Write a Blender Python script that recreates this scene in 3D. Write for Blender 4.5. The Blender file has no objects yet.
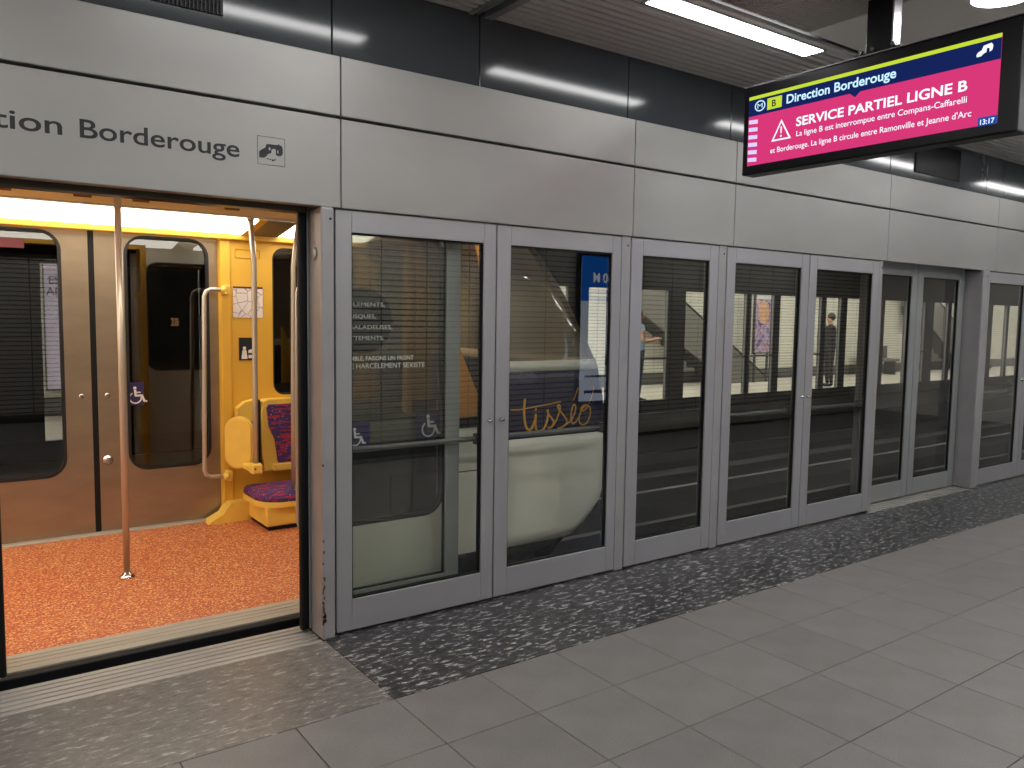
import bpy, bmesh, math, random
from mathutils import Vector, Matrix
random.seed(7)
scene = bpy.context.scene
col = scene.collection

# ------------------------------------------------------------------ camera
cam_d = bpy.data.cameras.new('camera'); cam = bpy.data.objects.new('camera', cam_d); col.objects.link(cam)
yaw, pitch, roll, fpx = math.radians(35.757), math.radians(-4.778), math.radians(0.834), 803.7
cy, sy, cp, sp = math.cos(yaw), math.sin(yaw), math.cos(pitch), math.sin(pitch)
fw = Vector((sy*cp, cy*cp, sp)); rt = Vector((cy, -sy, 0)); up = rt.cross(fw)
r2 = rt*math.cos(roll) + up*math.sin(roll); u2 = up*math.cos(roll) - rt*math.sin(roll)
M = Matrix((r2, u2, -fw)).transposed().to_4x4(); M.translation = Vector((0, -3.543, 1.55))
cam.matrix_world = M
cam_d.sensor_width = 36; cam_d.lens = fpx/1024*36; cam_d.clip_start = 0.02; cam_d.clip_end = 200
scene.camera = cam
# ------------------------------------------------------------------ world + exposure
w = bpy.data.worlds.new('world'); scene.world = w; w.use_nodes = True
w.node_tree.nodes['Background'].inputs[0].default_value = (0.01, 0.01, 0.011, 1)
w.node_tree.nodes['Background'].inputs[1].default_value = 1
vs = scene.view_settings
vs.view_transform = 'Standard'; vs.look = 'None'; vs.gamma = 1; vs.exposure = 0; vs.use_curve_mapping = False
scene.cycles.transparent_max_bounces = 48
scene.cycles.max_bounces = 10
scene.cycles.caustics_reflective = False
L_PLATFORM = 17.0      # linear ceiling luminaires of the platform
L_TRAIN = 7.5          # luminous coves in the train
L_OPP = 140.0           # luminaires of the opposite platform
L_DOWN = 60.0
L_REAR_FILL = 46.0  # strength of the added rear row behind the camera

# ------------------------------------------------------------------ materials
def lin(c):
    return tuple(((v/255)/12.92 if v/255 <= 0.04045 else ((v/255+0.055)/1.055)**2.4) for v in c) + (1,)
MATS = {}
def newmat(name):
    m = bpy.data.materials.new(name); m.use_nodes = True; MATS[name] = m
    nt = m.node_tree
    for n in list(nt.nodes): nt.nodes.remove(n)
    out = nt.nodes.new('ShaderNodeOutputMaterial')
    return m, nt, out
def N(nt, t, **kw):
    n = nt.nodes.new(t)
    for k, v in kw.items():
        if k in n.inputs: n.inputs[k].default_value = v
        else: setattr(n, k, v)
    return n
def coords(nt, scale=(1, 1, 1), kind='Object'):
    tc = nt.nodes.new('ShaderNodeTexCoord'); mp = nt.nodes.new('ShaderNodeMapping')
    mp.inputs['Scale'].default_value = scale
    nt.links.new(tc.outputs[kind], mp.inputs['Vector']); return mp.outputs['Vector']
def ramp(nt, fac, stops):
    r = nt.nodes.new('ShaderNodeValToRGB')
    while len(r.color_ramp.elements) < len(stops): r.color_ramp.elements.new(0.5)
    for e, (p, c) in zip(r.color_ramp.elements, stops): e.position = p; e.color = c
    nt.links.new(fac, r.inputs['Fac']); return r.outputs['Color']
def plain(name, rgb, rough=0.5, metal=0.0, var=0.06, scale=6, stretch=(1, 1, 1), bump=0.0, spec=0.5, coat=0.0):
    m, nt, out = newmat(name)
    b = N(nt, 'ShaderNodeBsdfPrincipled'); b.inputs['Roughness'].default_value = rough; b.inputs['Metallic'].default_value = metal
    b.inputs['Specular IOR Level'].default_value = spec; b.inputs['Coat Weight'].default_value = coat
    c = lin(rgb)
    v = coords(nt, tuple(scale*s for s in stretch))
    no = N(nt, 'ShaderNodeTexNoise', Scale=1.0, Detail=4.0); nt.links.new(v, no.inputs['Vector'])
    lo = tuple(max(0, x*(1-var)) for x in c[:3]) + (1,); hi = tuple(min(1, x*(1+var)) for x in c[:3]) + (1,)
    nt.links.new(ramp(nt, no.outputs['Fac'], [(0.3, lo), (0.7, hi)]), b.inputs['Base Color'])
    if bump:
        bp = N(nt, 'ShaderNodeBump', Strength=bump, Distance=0.002)
        nt.links.new(no.outputs['Fac'], bp.inputs['Height']); nt.links.new(bp.outputs['Normal'], b.inputs['Normal'])
    nt.links.new(b.outputs[0], out.inputs[0]); return m
def emit(name, rgb, strength=1.0):
    m, nt, out = newmat(name)
    e = N(nt, 'ShaderNodeEmission', Color=lin(rgb), Strength=strength)
    nt.links.new(e.outputs[0], out.inputs[0]); return m
def glass(name, tint=(235, 240, 238), body=None, bodyfac=0.0, rough=0.0, ior=1.5):
    m, nt, out = newmat(name)
    tr = N(nt, 'ShaderNodeBsdfTransparent', Color=lin(tint)); gl = N(nt, 'ShaderNodeBsdfGlossy', Roughness=rough)
    gl.inputs['Color'].default_value = (1, 1, 1, 1)
    fr = N(nt, 'ShaderNodeFresnel', IOR=ior); mx = N(nt, 'ShaderNodeMixShader')
    base = tr.outputs[0]
    if body:
        df = N(nt, 'ShaderNodeBsdfDiffuse', Color=lin(body)); m0 = N(nt, 'ShaderNodeMixShader'); m0.inputs[0].default_value = bodyfac
        nt.links.new(tr.outputs[0], m0.inputs[1]); nt.links.new(df.outputs[0], m0.inputs[2]); base = m0.outputs[0]
    ge = nt.nodes.new('ShaderNodeNewGeometry'); inv = N(nt, 'ShaderNodeMath', operation='SUBTRACT'); inv.inputs[0].default_value = 1.0
    nt.links.new(ge.outputs['Backfacing'], inv.inputs[1])
    m2 = N(nt, 'ShaderNodeMath', operation='MULTIPLY', use_clamp=True); m2.inputs[1].default_value = 1.9     # both faces of the pane
    nt.links.new(fr.outputs[0], m2.inputs[0])
    m3 = N(nt, 'ShaderNodeMath', operation='MULTIPLY'); nt.links.new(m2.outputs[0], m3.inputs[0]); nt.links.new(inv.outputs[0], m3.inputs[1])
    nt.links.new(m3.outputs[0], mx.inputs[0]); nt.links.new(base, mx.inputs[1]); nt.links.new(gl.outputs[0], mx.inputs[2])
    nt.links.new(mx.outputs[0], out.inputs[0]); return m

alu = plain('frame_aluminium', (160, 159, 162), 0.42, 0.35, 0.05, 3, (1, 1, 0.2))
bar_m = plain('panic_bar_grey', (104, 104, 106), 0.35, 0.5)
alu_d = plain('leaf_aluminium', (150, 152, 152), 0.4, 0.35, 0.05, 3)
postm = plain('painted_post', (156, 154, 155), 0.38, 0.25, 0.08, 5)
fascia_m = plain('fascia_metal', (154, 153, 150), 0.40, 0.25, 0.05, 1.3, (1, 1, 2.5))
slate = plain('dark_upper_panel', (60, 64, 68), 0.11, 0.0, 0.08, 2)
black = plain('black_rubber', (16, 16, 18), 0.55, spec=0.25)
blackgloss = plain('black_plastic', (12, 12, 15), 0.35, spec=0.25)
darkvoid = plain('dark_backing', (22, 22, 23), 0.8)
steel = plain('brushed_pole_steel', (196, 186, 172), 0.32, 0.55, 0.06, 20, (1, 1, 0.05))
steel_door = plain('stainless_door', (156, 140, 119), 0.33, 0.7, 0.10, 3, (1, 1, 3))
chrome = plain('chrome', (200, 200, 200), 0.15, 1.0, 0.02)
yellow = plain('yellow_lining', (224, 174, 62), 0.42, 0, 0.05, 2)
yellow_seat = plain('yellow_seat_shell', (236, 196, 88), 0.4, 0, 0.06, 6)
cream = plain('cream_bodywork', (236, 231, 217), 0.3, 0, 0.04, 2, coat=0.3)
cream_d = plain('cream_door_skin', (230, 226, 214), 0.35, 0, 0.04, 2)
navy = plain('navy_band', (34, 31, 64), 0.35, 0, 0.06, 3)
skirt_m = plain('dark_skirt', (38, 40, 46), 0.25, 0.2, 0.1, 4)
orange_print = plain('orange_print', (226, 160, 40), 0.4, 0, 0.08, 20)
white_print = plain('white_print', (228, 228, 226), 0.5, 0, 0.02)
black_print = plain('black_print', (24, 25, 33), 0.5, 0, 0.05)
grey_print = plain('grey_print', (190, 190, 188), 0.5, 0, 0.02)
purple_st = plain('violet_sticker', (44, 36, 84), 0.4, 0, 0.05)
dark_sticker = glass('translucent_dark_sticker', (110, 110, 112), (46, 46, 48), 0.55)
red_st = plain('red_sticker', (92, 30, 38), 0.5)
seal = plain('window_seal', (20, 20, 22), 0.5)
concrete = plain('track_concrete', (36, 35, 34), 0.85, 0, 0.25, 1.5)
ballast = plain('track_bed', (24, 23, 22), 0.9, 0, 0.35, 12, bump=0.5)
rail_m = plain('guide_rail_steel', (66, 63, 60), 0.5, 0.5, 0.1, 4)
ceil_m = plain('ceiling_slat', (206, 204, 198), 0.45, 0.1, 0.05, 2)
ceil_w = plain('ceiling_panel', (226, 223, 216), 0.5, 0, 0.04, 2)
ceil_dark = plain('tunnel_ceiling', (30, 30, 31), 0.9)
mesh_m = plain('ceiling_mesh', (176, 172, 166), 0.5, 0.3, 0.05)
threshold = plain('threshold_plate', (176, 168, 154), 0.42, 0.4, 0.12, 8, (0.3, 3, 1))
sill_m = plain('sill_aluminium', (172, 168, 162), 0.38, 0.55, 0.14, 9, (0.3, 2, 1))
opp_post = plain('opposite_frame', (64, 64, 64), 0.45, 0.3)
opp_panel = plain('opposite_added_panel', (92, 94, 95), 0.4, 0.2)
opp_beam = plain('opposite_beam', (44, 46, 50), 0.5, 0.2)
esc_m = plain('escalator_cladding', (112, 108, 102), 0.4, 0.3)
base_m = plain('dark_plinth', (70, 68, 66), 0.5)
opp_floor_m = plain('opposite_floor', (186, 178, 166), 0.5, 0, 0.08, 3)
skin = plain('skin', (196, 146, 120), 0.5)
cloth_blue = plain('denim_cloth', (52, 66, 84), 0.8)
cloth_dark = plain('dark_cloth', (38, 36, 38), 0.85)
cloth_top = plain('pale_top_cloth', (150, 176, 204), 0.8)
hair_m = plain('dark_hair', (40, 30, 26), 0.6)

pane_m = glass('platform_glass', (247, 249, 247))
leaf_pane = glass('leaf_glass', (247, 248, 246))
win_m = glass('train_window', (206, 206, 204))
windscreen = glass('tinted_reflection_windscreen', (190, 180, 160), (128, 120, 104), 0.62, 0.02)  # taupe diffuse body paints in the reflection of the platform wall

end_win = glass('tinted_end_window', (238, 230, 214), (110, 100, 88), 0.10, 0.01)
light_m = emit('luminaire', (252, 251, 250), L_PLATFORM)
light_rear_fill = emit('rear_fill_luminaire', (252, 251, 250), L_REAR_FILL)
light_o = emit('opposite_luminaire', (254, 250, 242), L_OPP)
light_d = emit('downlight_lens', (252, 251, 250), L_DOWN)
cove_m = emit('train_cove_light', (255, 246, 230), L_TRAIN)

def granite(name, base, fleck, dark, density):
    m, nt, out = newmat(name); b = N(nt, 'ShaderNodeBsdfPrincipled'); b.inputs['Roughness'].default_value = 0.3
    mp = coords(nt, (15, 44, 1))
    vo = N(nt, 'ShaderNodeTexNoise', Scale=1.0, Detail=4.0, Roughness=0.65, Distortion=0.6); nt.links.new(mp, vo.inputs['Vector'])
    c1 = ramp(nt, vo.outputs['Fac'], [(0.34, lin(dark)), (0.48, lin(base)), (density-0.03, lin(base)), (density+0.05, lin(fleck))])
    fine = N(nt, 'ShaderNodeTexNoise', Scale=5.0, Detail=2.0); nt.links.new(mp, fine.inputs['Vector'])
    mx = N(nt, 'ShaderNodeMix', data_type='RGBA', blend_type='MULTIPLY'); mx.inputs[0].default_value = 0.5
    nt.links.new(c1, mx.inputs[6]); nt.links.new(ramp(nt, fine.outputs['Fac'], [(0.35, (0.5, 0.5, 0.5, 1)), (0.6, (1, 1, 1, 1))]), mx.inputs[7])
    nt.links.new(mx.outputs[2], b.inputs['Base Color']); nt.links.new(b.outputs[0], out.inputs[0]); return m
granite_d = granite('dark_granite', (64, 64, 66), (178, 177, 176), (34, 34, 36), 0.58)
granite_l = granite('light_granite', (116, 111, 106), (172, 168, 162), (92, 88, 84), 0.60)

def tile_mat():
    m, nt, out = newmat('floor_tile'); b = N(nt, 'ShaderNodeBsdfPrincipled'); b.inputs['Roughness'].default_value = 0.42
    v = coords(nt, (1, 1, 1)); no = N(nt, 'ShaderNodeTexNoise', Scale=5.0, Detail=6.0); nt.links.new(v, no.inputs['Vector'])
    sp_ = N(nt, 'ShaderNodeTexNoise', Scale=160.0, Detail=2.0); nt.links.new(v, sp_.inputs['Vector'])
    oi = nt.nodes.new('ShaderNodeObjectInfo')
    base = ramp(nt, no.outputs['Fac'], [(0.3, lin((120, 116, 114))), (0.7, lin((131, 127, 125)))])
    mx = N(nt, 'ShaderNodeMix', data_type='RGBA', blend_type='MULTIPLY'); mx.inputs[0].default_value = 1
    nt.links.new(base, mx.inputs[6]); nt.links.new(ramp(nt, oi.outputs['Random'], [(0, (0.88, 0.88, 0.88, 1)), (1, (1, 1, 1, 1))]), mx.inputs[7])
    m2 = N(nt, 'ShaderNodeMix', data_type='RGBA', blend_type='MULTIPLY'); m2.inputs[0].default_value = 1
    nt.links.new(mx.outputs[2], m2.inputs[6]); nt.links.new(ramp(nt, sp_.outputs['Fac'], [(0.3, (0.8, 0.8, 0.8, 1)), (0.6, (1, 1, 1, 1))]), m2.inputs[7])
    nt.links.new(m2.outputs[2], b.inputs['Base Color']); nt.links.new(b.outputs[0], out.inputs[0]); return m
tile_m = tile_mat()
def orange_floor():
    m, nt, out = newmat('orange_speckled_floor'); b = N(nt, 'ShaderNodeBsdfPrincipled'); b.inputs['Roughness'].default_value = 0.5
    v = coords(nt); a = N(nt, 'ShaderNodeTexVoronoi', Scale=130.0); nt.links.new(v, a.inputs['Vector'])
    no = N(nt, 'ShaderNodeTexNoise', Scale=110.0, Detail=2.0); nt.links.new(v, no.inputs['Vector'])
    sx = nt.nodes.new('ShaderNodeSeparateColor'); nt.links.new(a.outputs['Color'], sx.inputs[0])
    c = ramp(nt, sx.outputs[0], [(0.0, lin((128, 56, 36))), (0.25, lin((182, 88, 54))), (0.62, lin((192, 96, 58))), (0.72, lin((206, 124, 76))), (0.9, lin((226, 180, 112)))])
    mx = N(nt, 'ShaderNodeMix', data_type='RGBA', blend_type='MULTIPLY'); mx.inputs[0].default_value = 0.6
    nt.links.new(c, mx.inputs[6]); nt.links.new(ramp(nt, no.outputs['Fac'], [(0.3, (0.6, 0.5, 0.5, 1)), (0.6, (1, 1, 1, 1))]), mx.inputs[7])
    nt.links.new(mx.outputs[2], b.inputs['Base Color']); nt.links.new(b.outputs[0], out.inputs[0]); return m
orange_m = orange_floor()
def brick_wall(name, pitch, length, c1, c2, mortar, msize):
    m, nt, out = newmat(name); b = N(nt, 'ShaderNodeBsdfPrincipled'); b.inputs['Roughness'].default_value = 0.3
    tc = nt.nodes.new('ShaderNodeTexCoord'); sx = nt.nodes.new('ShaderNodeSeparateXYZ'); cb = nt.nodes.new('ShaderNodeCombineXYZ')
    nt.links.new(tc.outputs['Object'], sx.inputs[0]); nt.links.new(sx.outputs[0], cb.inputs[0]); nt.links.new(sx.outputs[2], cb.inputs[1])
    br = N(nt, 'ShaderNodeTexBrick'); br.offset = 0.0; br.inputs['Scale'].default_value = 1; br.inputs['Brick Width'].default_value = length
    br.inputs['Row Height'].default_value = pitch; br.inputs['Mortar Size'].default_value = msize; br.inputs['Mortar Smooth'].default_value = 0.1
    br.inputs['Color1'].default_value = lin(c1); br.inputs['Color2'].default_value = lin(c2); br.inputs['Mortar'].default_value = lin(mortar)
    nt.links.new(cb.outputs[0], br.inputs['Vector']); nt.links.new(br.outputs['Color'], b.inputs['Base Color'])
    nt.links.new(b.outputs[0], out.inputs[0]); return m
wall_tile = brick_wall('rear_wall_tiles', 0.062, 0.55, (206, 202, 192), (196, 192, 182), (24, 24, 24), 0.008)
wall_tile_o = brick_wall('opposite_wall_tiles', 0.075, 0.6, (224, 219, 206), (218, 213, 200), (120, 116, 108), 0.006)
def fabric():
    m, nt, out = newmat('seat_fabric'); b = N(nt, 'ShaderNodeBsdfPrincipled'); b.inputs['Roughness'].default_value = 0.9
    v = coords(nt, (1, 1, 1))
    a = N(nt, 'ShaderNodeTexNoise', Scale=1.0, Detail=3.0)
    mp = coords(nt, (14, 60, 60)); nt.links.new(mp, a.inputs['Vector'])
    base = ramp(nt, a.outputs['Fac'], [(0.0, lin((58, 44, 98))), (0.55, lin((74, 52, 104))), (0.60, lin((186, 42, 52))), (0.66, lin((190, 50, 60))), (0.69, lin((60, 46, 100)))])
    vo = N(nt, 'ShaderNodeTexVoronoi', Scale=34.0); nt.links.new(v, vo.inputs['Vector'])
    dots = ramp(nt, vo.outputs['Distance'], [(0.0, (1, 1, 1, 1)), (0.10, (1, 1, 1, 1)), (0.16, (0, 0, 0, 1))])
    mx = N(nt, 'ShaderNodeMix', data_type='RGBA'); nt.links.new(dots, mx.inputs[0]); nt.links.new(base, mx.inputs[6]); mx.inputs[7].default_value = lin((206, 176, 170))
    nt.links.new(mx.outputs[2], b.inputs['Base Color']); nt.links.new(b.outputs[0], out.inputs[0]); return m
fabric_m = fabric()
def swirl(name, stops, scale=3.0, strength=None):
    m, nt, out = newmat(name); v = coords(nt)
    no = N(nt, 'ShaderNodeTexNoise', Scale=scale, Detail=3.0, Distortion=1.5); nt.links.new(v, no.inputs['Vector'])
    c = ramp(nt, no.outputs['Fac'], [(p, lin(k)) for p, k in stops])
    if strength:
        b = N(nt, 'ShaderNodeEmission'); b.inputs['Strength'].default_value = strength; nt.links.new(c, b.inputs['Color'])
    else:
        b = N(nt, 'ShaderNodeBsdfPrincipled'); b.inputs['Roughness'].default_value = 0.4; nt.links.new(c, b.inputs['Base Color'])
    nt.links.new(b.outputs[0], out.inputs[0]); return m

# ------------------------------------------------------------------ mesh helpers
WP = {}
def wpos(o):
    return WP.get(o.name, Vector((0, 0, 0))) if o else Vector((0, 0, 0))
def link(o, parent=None, loc=None):
    col.objects.link(o)
    if parent: o.parent = parent
    if loc is not None: o.location = Vector(loc) - wpos(parent)
    return o
def tag(o, label=None, cat=None, group=None, kind=None):
    if label: o['label'] = label
    if cat: o['category'] = cat
    if group: o['group'] = group
    if kind: o['kind'] = kind
    return o
def empty(name, loc, label=None, cat=None, group=None, kind=None, parent=None):
    o = bpy.data.objects.new(name, None); o.empty_display_size = 0.1
    col.objects.link(o)
    if parent: o.parent = parent
    o.location = Vector(loc) - wpos(parent); WP[o.name] = Vector(loc)
    return tag(o, label, cat, group, kind)
class MB:
    """collects shapes in world coordinates; build() makes ONE mesh object"""
    def __init__(s): s.bm = bmesh.new()
    def box(s, x0, x1, y0, y1, z0, z1, bev=0.0, seg=2):
        r = bmesh.ops.create_cube(s.bm, size=1.0)
        vs_ = r['verts']
        for v in vs_: v.co = Vector(((x0+x1)/2 + v.co.x*(x1-x0), (y0+y1)/2 + v.co.y*(y1-y0), (z0+z1)/2 + v.co.z*(z1-z0)))
        if bev:
            ed = list({e for v in vs_ for e in v.link_edges})
            bmesh.ops.bevel(s.bm, geom=ed, offset=bev, segments=seg, affect='EDGES', profile=0.5)
        return s
    def prism(s, pts, plane, a, b):
        """closed polygon pts (u,v) extruded from a to b along the plane's normal axis: plane 'xz' (along y), 'yz' (along x), 'xy' (along z)"""
        def P(u, v, t):
            return {'xz': (u, t, v), 'yz': (t, u, v), 'xy': (u, v, t)}[plane]
        A = [s.bm.verts.new(P(u, v, a)) for u, v in pts]; B = [s.bm.verts.new(P(u, v, b)) for u, v in pts]
        fs = [s.bm.faces.new(A), s.bm.faces.new(B[::-1])]
        n = len(pts)
        for i in range(n): fs.append(s.bm.faces.new((A[i], B[i], B[(i+1) % n], A[(i+1) % n])))
        bmesh.ops.recalc_face_normals(s.bm, faces=fs); return s
    def ringprism(s, outer, inner, plane, a, b):
        """frame between two loops with the same number of points"""
        def P(q, t):
            u, v = q; return {'xz': (u, t, v), 'yz': (t, u, v), 'xy': (u, v, t)}[plane]
        n = len(outer); L = [[s.bm.verts.new(P(q, t)) for q in lp] for lp, t in ((outer, a), (outer, b), (inner, b), (inner, a))]
        fs = []
        for k in range(4):
            A, B = L[k], L[(k+1) % 4]
            for i in range(n): fs.append(s.bm.faces.new((A[i], A[(i+1) % n], B[(i+1) % n], B[i])))
        bmesh.ops.recalc_face_normals(s.bm, faces=fs); return s
    def tube(s, path, r, seg=12, cap=True):
        path = [Vector(p) for p in path]; rings = []
        rad = r if isinstance(r, (list, tuple)) else [r]*len(path)
        prevn = None
        for i, p in enumerate(path):
            t = (path[min(i+1, len(path)-1)] - path[max(i-1, 0)]).normalized()
            a = prevn if prevn is not None else (Vector((0, 0, 1)) if abs(t.z) < 0.9 else Vector((1, 0, 0)))
            n1 = (a - t*a.dot(t)).normalized(); n2 = t.cross(n1); prevn = n1
            rings.append([s.bm.verts.new(p + (n1*math.cos(2*math.pi*k/seg) + n2*math.sin(2*math.pi*k/seg))*rad[i]) for k in range(seg)])
        for A, B in zip(rings, rings[1:]):
            for k in range(seg): s.bm.faces.new((A[k], A[(k+1) % seg], B[(k+1) % seg], B[k])).smooth = True
        if cap: s.bm.faces.new(rings[0][::-1]); s.bm.faces.new(rings[-1])
        return s
    def lathe(s, prof, c, axis='z', seg=24):
        """prof: (radius, height) list revolved about the axis through c"""
        c = Vector(c); rings = []
        for r, h in prof:
            ring = []
            for k in range(seg):
                a = 2*math.pi*k/seg; u, v = r*math.cos(a), r*math.sin(a)
                ring.append(s.bm.verts.new(c + Vector({'z': (u, v, h), 'y': (u, h, v), 'x': (h, u, v)}[axis])))
            rings.append(ring)
        fs = []
        for A, B in zip(rings, rings[1:]):
            for k in range(seg):
                f = s.bm.faces.new((A[k], A[(k+1) % seg], B[(k+1) % seg], B[k])); f.smooth = True; fs.append(f)
        fs += [s.bm.faces.new(rings[0]), s.bm.faces.new(rings[-1])]
        bmesh.ops.recalc_face_normals(s.bm, faces=fs); return s
    def quadstrip(s, rows, smooth=True):
        V = [[s.bm.verts.new(p) for p in r] for r in rows]
        for A, B in zip(V, V[1:]):
            for k in range(len(A)-1):
                s.bm.faces.new((A[k], A[k+1], B[k+1], B[k])).smooth = smooth
        return s
    def build(s, name, mat, parent=None, label=None, kind=None, at=None):
        off = wpos(parent) if at is None else Vector(at)
        bmesh.ops.translate(s.bm, verts=s.bm.verts, vec=-off)
        me = bpy.data.meshes.new(name); s.bm.to_mesh(me); s.bm.free()
        mats = mat if isinstance(mat, (list, tuple)) else [mat]
        for m_ in mats: me.materials.append(m_)
        o = bpy.data.objects.new(name, me); col.objects.link(o)
        if parent:
            o.parent = parent
            o.location = off - wpos(parent)
        else: o.location = off if at is not None else (0, 0, 0)
        WP[o.name] = off if (at is not None or parent) else Vector((0, 0, 0))
        return tag(o, label=label, kind=kind)
def rrect(x0, x1, z0, z1, r, n=6):
    out = []
    for cx, cz, a0 in ((x1-r, z1-r, 0), (x0+r, z1-r, 90), (x0+r, z0+r, 180), (x1-r, z0+r, 270)):
        for k in range(n+1):
            a = math.radians(a0+90*k/n); out.append((cx+r*math.cos(a), cz+r*math.sin(a)))
    return out
def ellipse(cx, cz, rx, rz, n=28):
    return [(cx+rx*math.cos(2*math.pi*k/n), cz+rz*math.sin(2*math.pi*k/n)) for k in range(n)]
def text(body, name, mat, parent, pos, face, cap=None, width=None, align='LEFT', bold=0.0, depth=0.0006, label=None):
    """face: '-y' (read from -y), '-x' (read from -x), '+y'. cap: capital height in metres, width: total width in metres"""
    cu = bpy.data.curves.new(name, 'FONT'); cu.body = body; cu.size = 1.0; cu.align_x = 'LEFT'; cu.offset = bold; cu.extrude = 0; cu.resolution_u = 4
    ob = bpy.data.objects.new(name+'_tmp', cu); col.objects.link(ob)
    dg = bpy.context.evaluated_depsgraph_get(); me = bpy.data.meshes.new_from_object(ob.evaluated_get(dg))
    bpy.data.objects.remove(ob); bpy.data.curves.remove(cu)
    xs = [v.co.x for v in me.vertices]; mnx, mxx = min(xs), max(xs)
    sc = cap/0.729; sx = (width/(mxx-mnx)) if width else sc
    if align == 'CENTER': ox = -(mxx-mnx)*sx/2
    else: ox = 0
    base = Vector(pos) - wpos(parent)
    for v in me.vertices:
        u = (v.co.x-mnx)*sx + ox; t = v.co.y*sc
        v.co = {'-y': Vector((u, 0, t)), '-x': Vector((0, -u, t)), '+y': Vector((-u, 0, t))}[face]
    o = bpy.data.objects.new(name, me); me.materials.append(mat); col.objects.link(o)
    o.parent = parent; o.location = base; WP[o.name] = Vector(pos)
    return tag(o, label)
def twidth(t, bold):
    cu = bpy.data.curves.new('m', 'FONT'); cu.body = t; cu.size = 1.0; cu.offset = bold
    ob = bpy.data.objects.new('m', cu); col.objects.link(ob)
    me = bpy.data.meshes.new_from_object(ob.evaluated_get(bpy.context.evaluated_depsgraph_get()))
    xs = [v.co.x for v in me.vertices]; r = (min(xs), max(xs))
    bpy.data.objects.remove(ob); bpy.data.curves.remove(cu); bpy.data.meshes.remove(me); return r
def words(body, name, mat, parent, pos, cap, width, bold=0.0):
    """a line on the screen, one object per word"""
    a, b_ = twidth(body, bold); k = width/(b_-a); ws = body.split(' '); cur = ''
    for w_ in ws:
        x1_ = twidth(cur+w_, bold)[1]; w0, w1 = twidth(w_, bold); x0_ = x1_-(w1-w0)
        text(w_, name, mat, parent, (pos[0], pos[1]-(x0_-a)*k, pos[2]), '-x', cap=cap, width=(w1-w0)*k, bold=bold)
        cur += w_+' '
def wheelchair(parent, x, y, z, s, mat, name='wheelchair_symbol'):
    """white wheelchair figure, height s, lower left corner x,z on a plane facing -y"""
    b = MB()
    P = lambda u, v: (x+u*s, y, z+v*s)
    b.prism(ellipse(x+0.36*s, z+0.90*s, 0.085*s, 0.085*s, 14), 'xz', y-0.0006, y)
    ring_o = [(x+s*(0.38+0.34*math.cos(a)), z+s*(0.34+0.34*math.sin(a))) for a in [math.radians(t) for t in range(120, 385, 14)]]
    ring_i = [(x+s*(0.38+0.27*math.cos(a)), z+s*(0.34+0.27*math.sin(a))) for a in [math.radians(t) for t in range(120, 385, 14)]]
    b.prism(ring_o+ring_i[::-1], 'xz', y-0.0006, y)
    for pts in ([(0.30, 0.80), (0.43, 0.80), (0.46, 0.42), (0.34, 0.42)], [(0.38, 0.52), (0.38, 0.41), (0.74, 0.41), (0.74, 0.52)],
                [(0.64, 0.50), (0.76, 0.52), (0.92, 0.14), (0.80, 0.10)], [(0.80, 0.10), (0.92, 0.16), (1.0, 0.18), (1.0, 0.08)], [(0.42, 0.68), (0.42, 0.61), (0.66, 0.61), (0.66, 0.68)]):
        b.prism([(x+u*s, z+v*s) for u, v in pts], 'xz', y-0.0006, y)
    return b.build(name, mat, parent)

X0, X1 = -5.0, 13.6          # extent of the platform
XE = 44.0                    # extent of tracks and opposite platform
REAR = -4.15; OPPF = 5.85; OPPW = 9.9; CZ = 3.09

# ------------------------------------------------------------------ floor of the platform
fl = MB().box(X0, X1, REAR, -0.0, -0.35, -0.022).build('floor', darkvoid, kind='structure', label='grey tiled platform floor with polished granite edge strip', at=(0, 0, -0.022)); fl['category'] = 'floor'
TP = 0.413
tb = MB().box(-TP/2+0.002, TP/2-0.002, -TP/2+0.002, TP/2-0.002, -0.02, 0.0, 0.0012, 1)
t0 = tb.build('floor_tile', tile_m, fl, at=(0, 0, 0)); first = True
rng = random.Random(3)
for i in range(-8, 22):
    for j in range(8):
        x, y = 1.463+TP*(i+0.5), -0.727-TP*(j+0.5)
        if first: o = t0; first = False
        else: o = t0.copy(); col.objects.link(o); o.parent = fl
        o.location = Vector((x, y, rng.uniform(-0.0006, 0.0))) - wpos(fl)
for a, b in ((X0, 1.463-8*TP-0.002), (1.463+22*TP+0.002, X1)):
    MB().box(a, b, REAR, -0.729, -0.02, 0).build('tiled_floor_end', tile_m, fl)
for i, (a, b, mt) in enumerate(((X0, -0.6, granite_d), (-0.597, 1.460, granite_l), (1.463, 6.13, granite_d), (6.133, 10.4, granite_d), (10.403, X1, granite_d))):
    MB().box(a, b, -0.725, -0.025, -0.02, 0, 0.001, 1).build('granite_slab', mt, fl, label='pale flecked granite slab' if mt is granite_l else 'dark flecked polished granite slab')
MB().box(1.463, 6.15, -0.025, 0.16, -0.02, -0.003).build('door_base', granite_d, fl)
MB().box(7.9, X1, -0.025, 0.16, -0.02, -0.003).build('door_base', granite_d, fl)
for a, b in ((-0.6, 1.452), (6.15, 7.87)):
    s = MB().box(a, b, -0.022, 0.235, -0.03, -0.006)
    for k in range(6): s.box(a, b, -0.020+k*0.0425, 0.010+k*0.0425, -0.006, 0.0, 0.0015, 1)
    s.build('door_sill', sill_m, fl, label='ribbed aluminium door sill')

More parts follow.
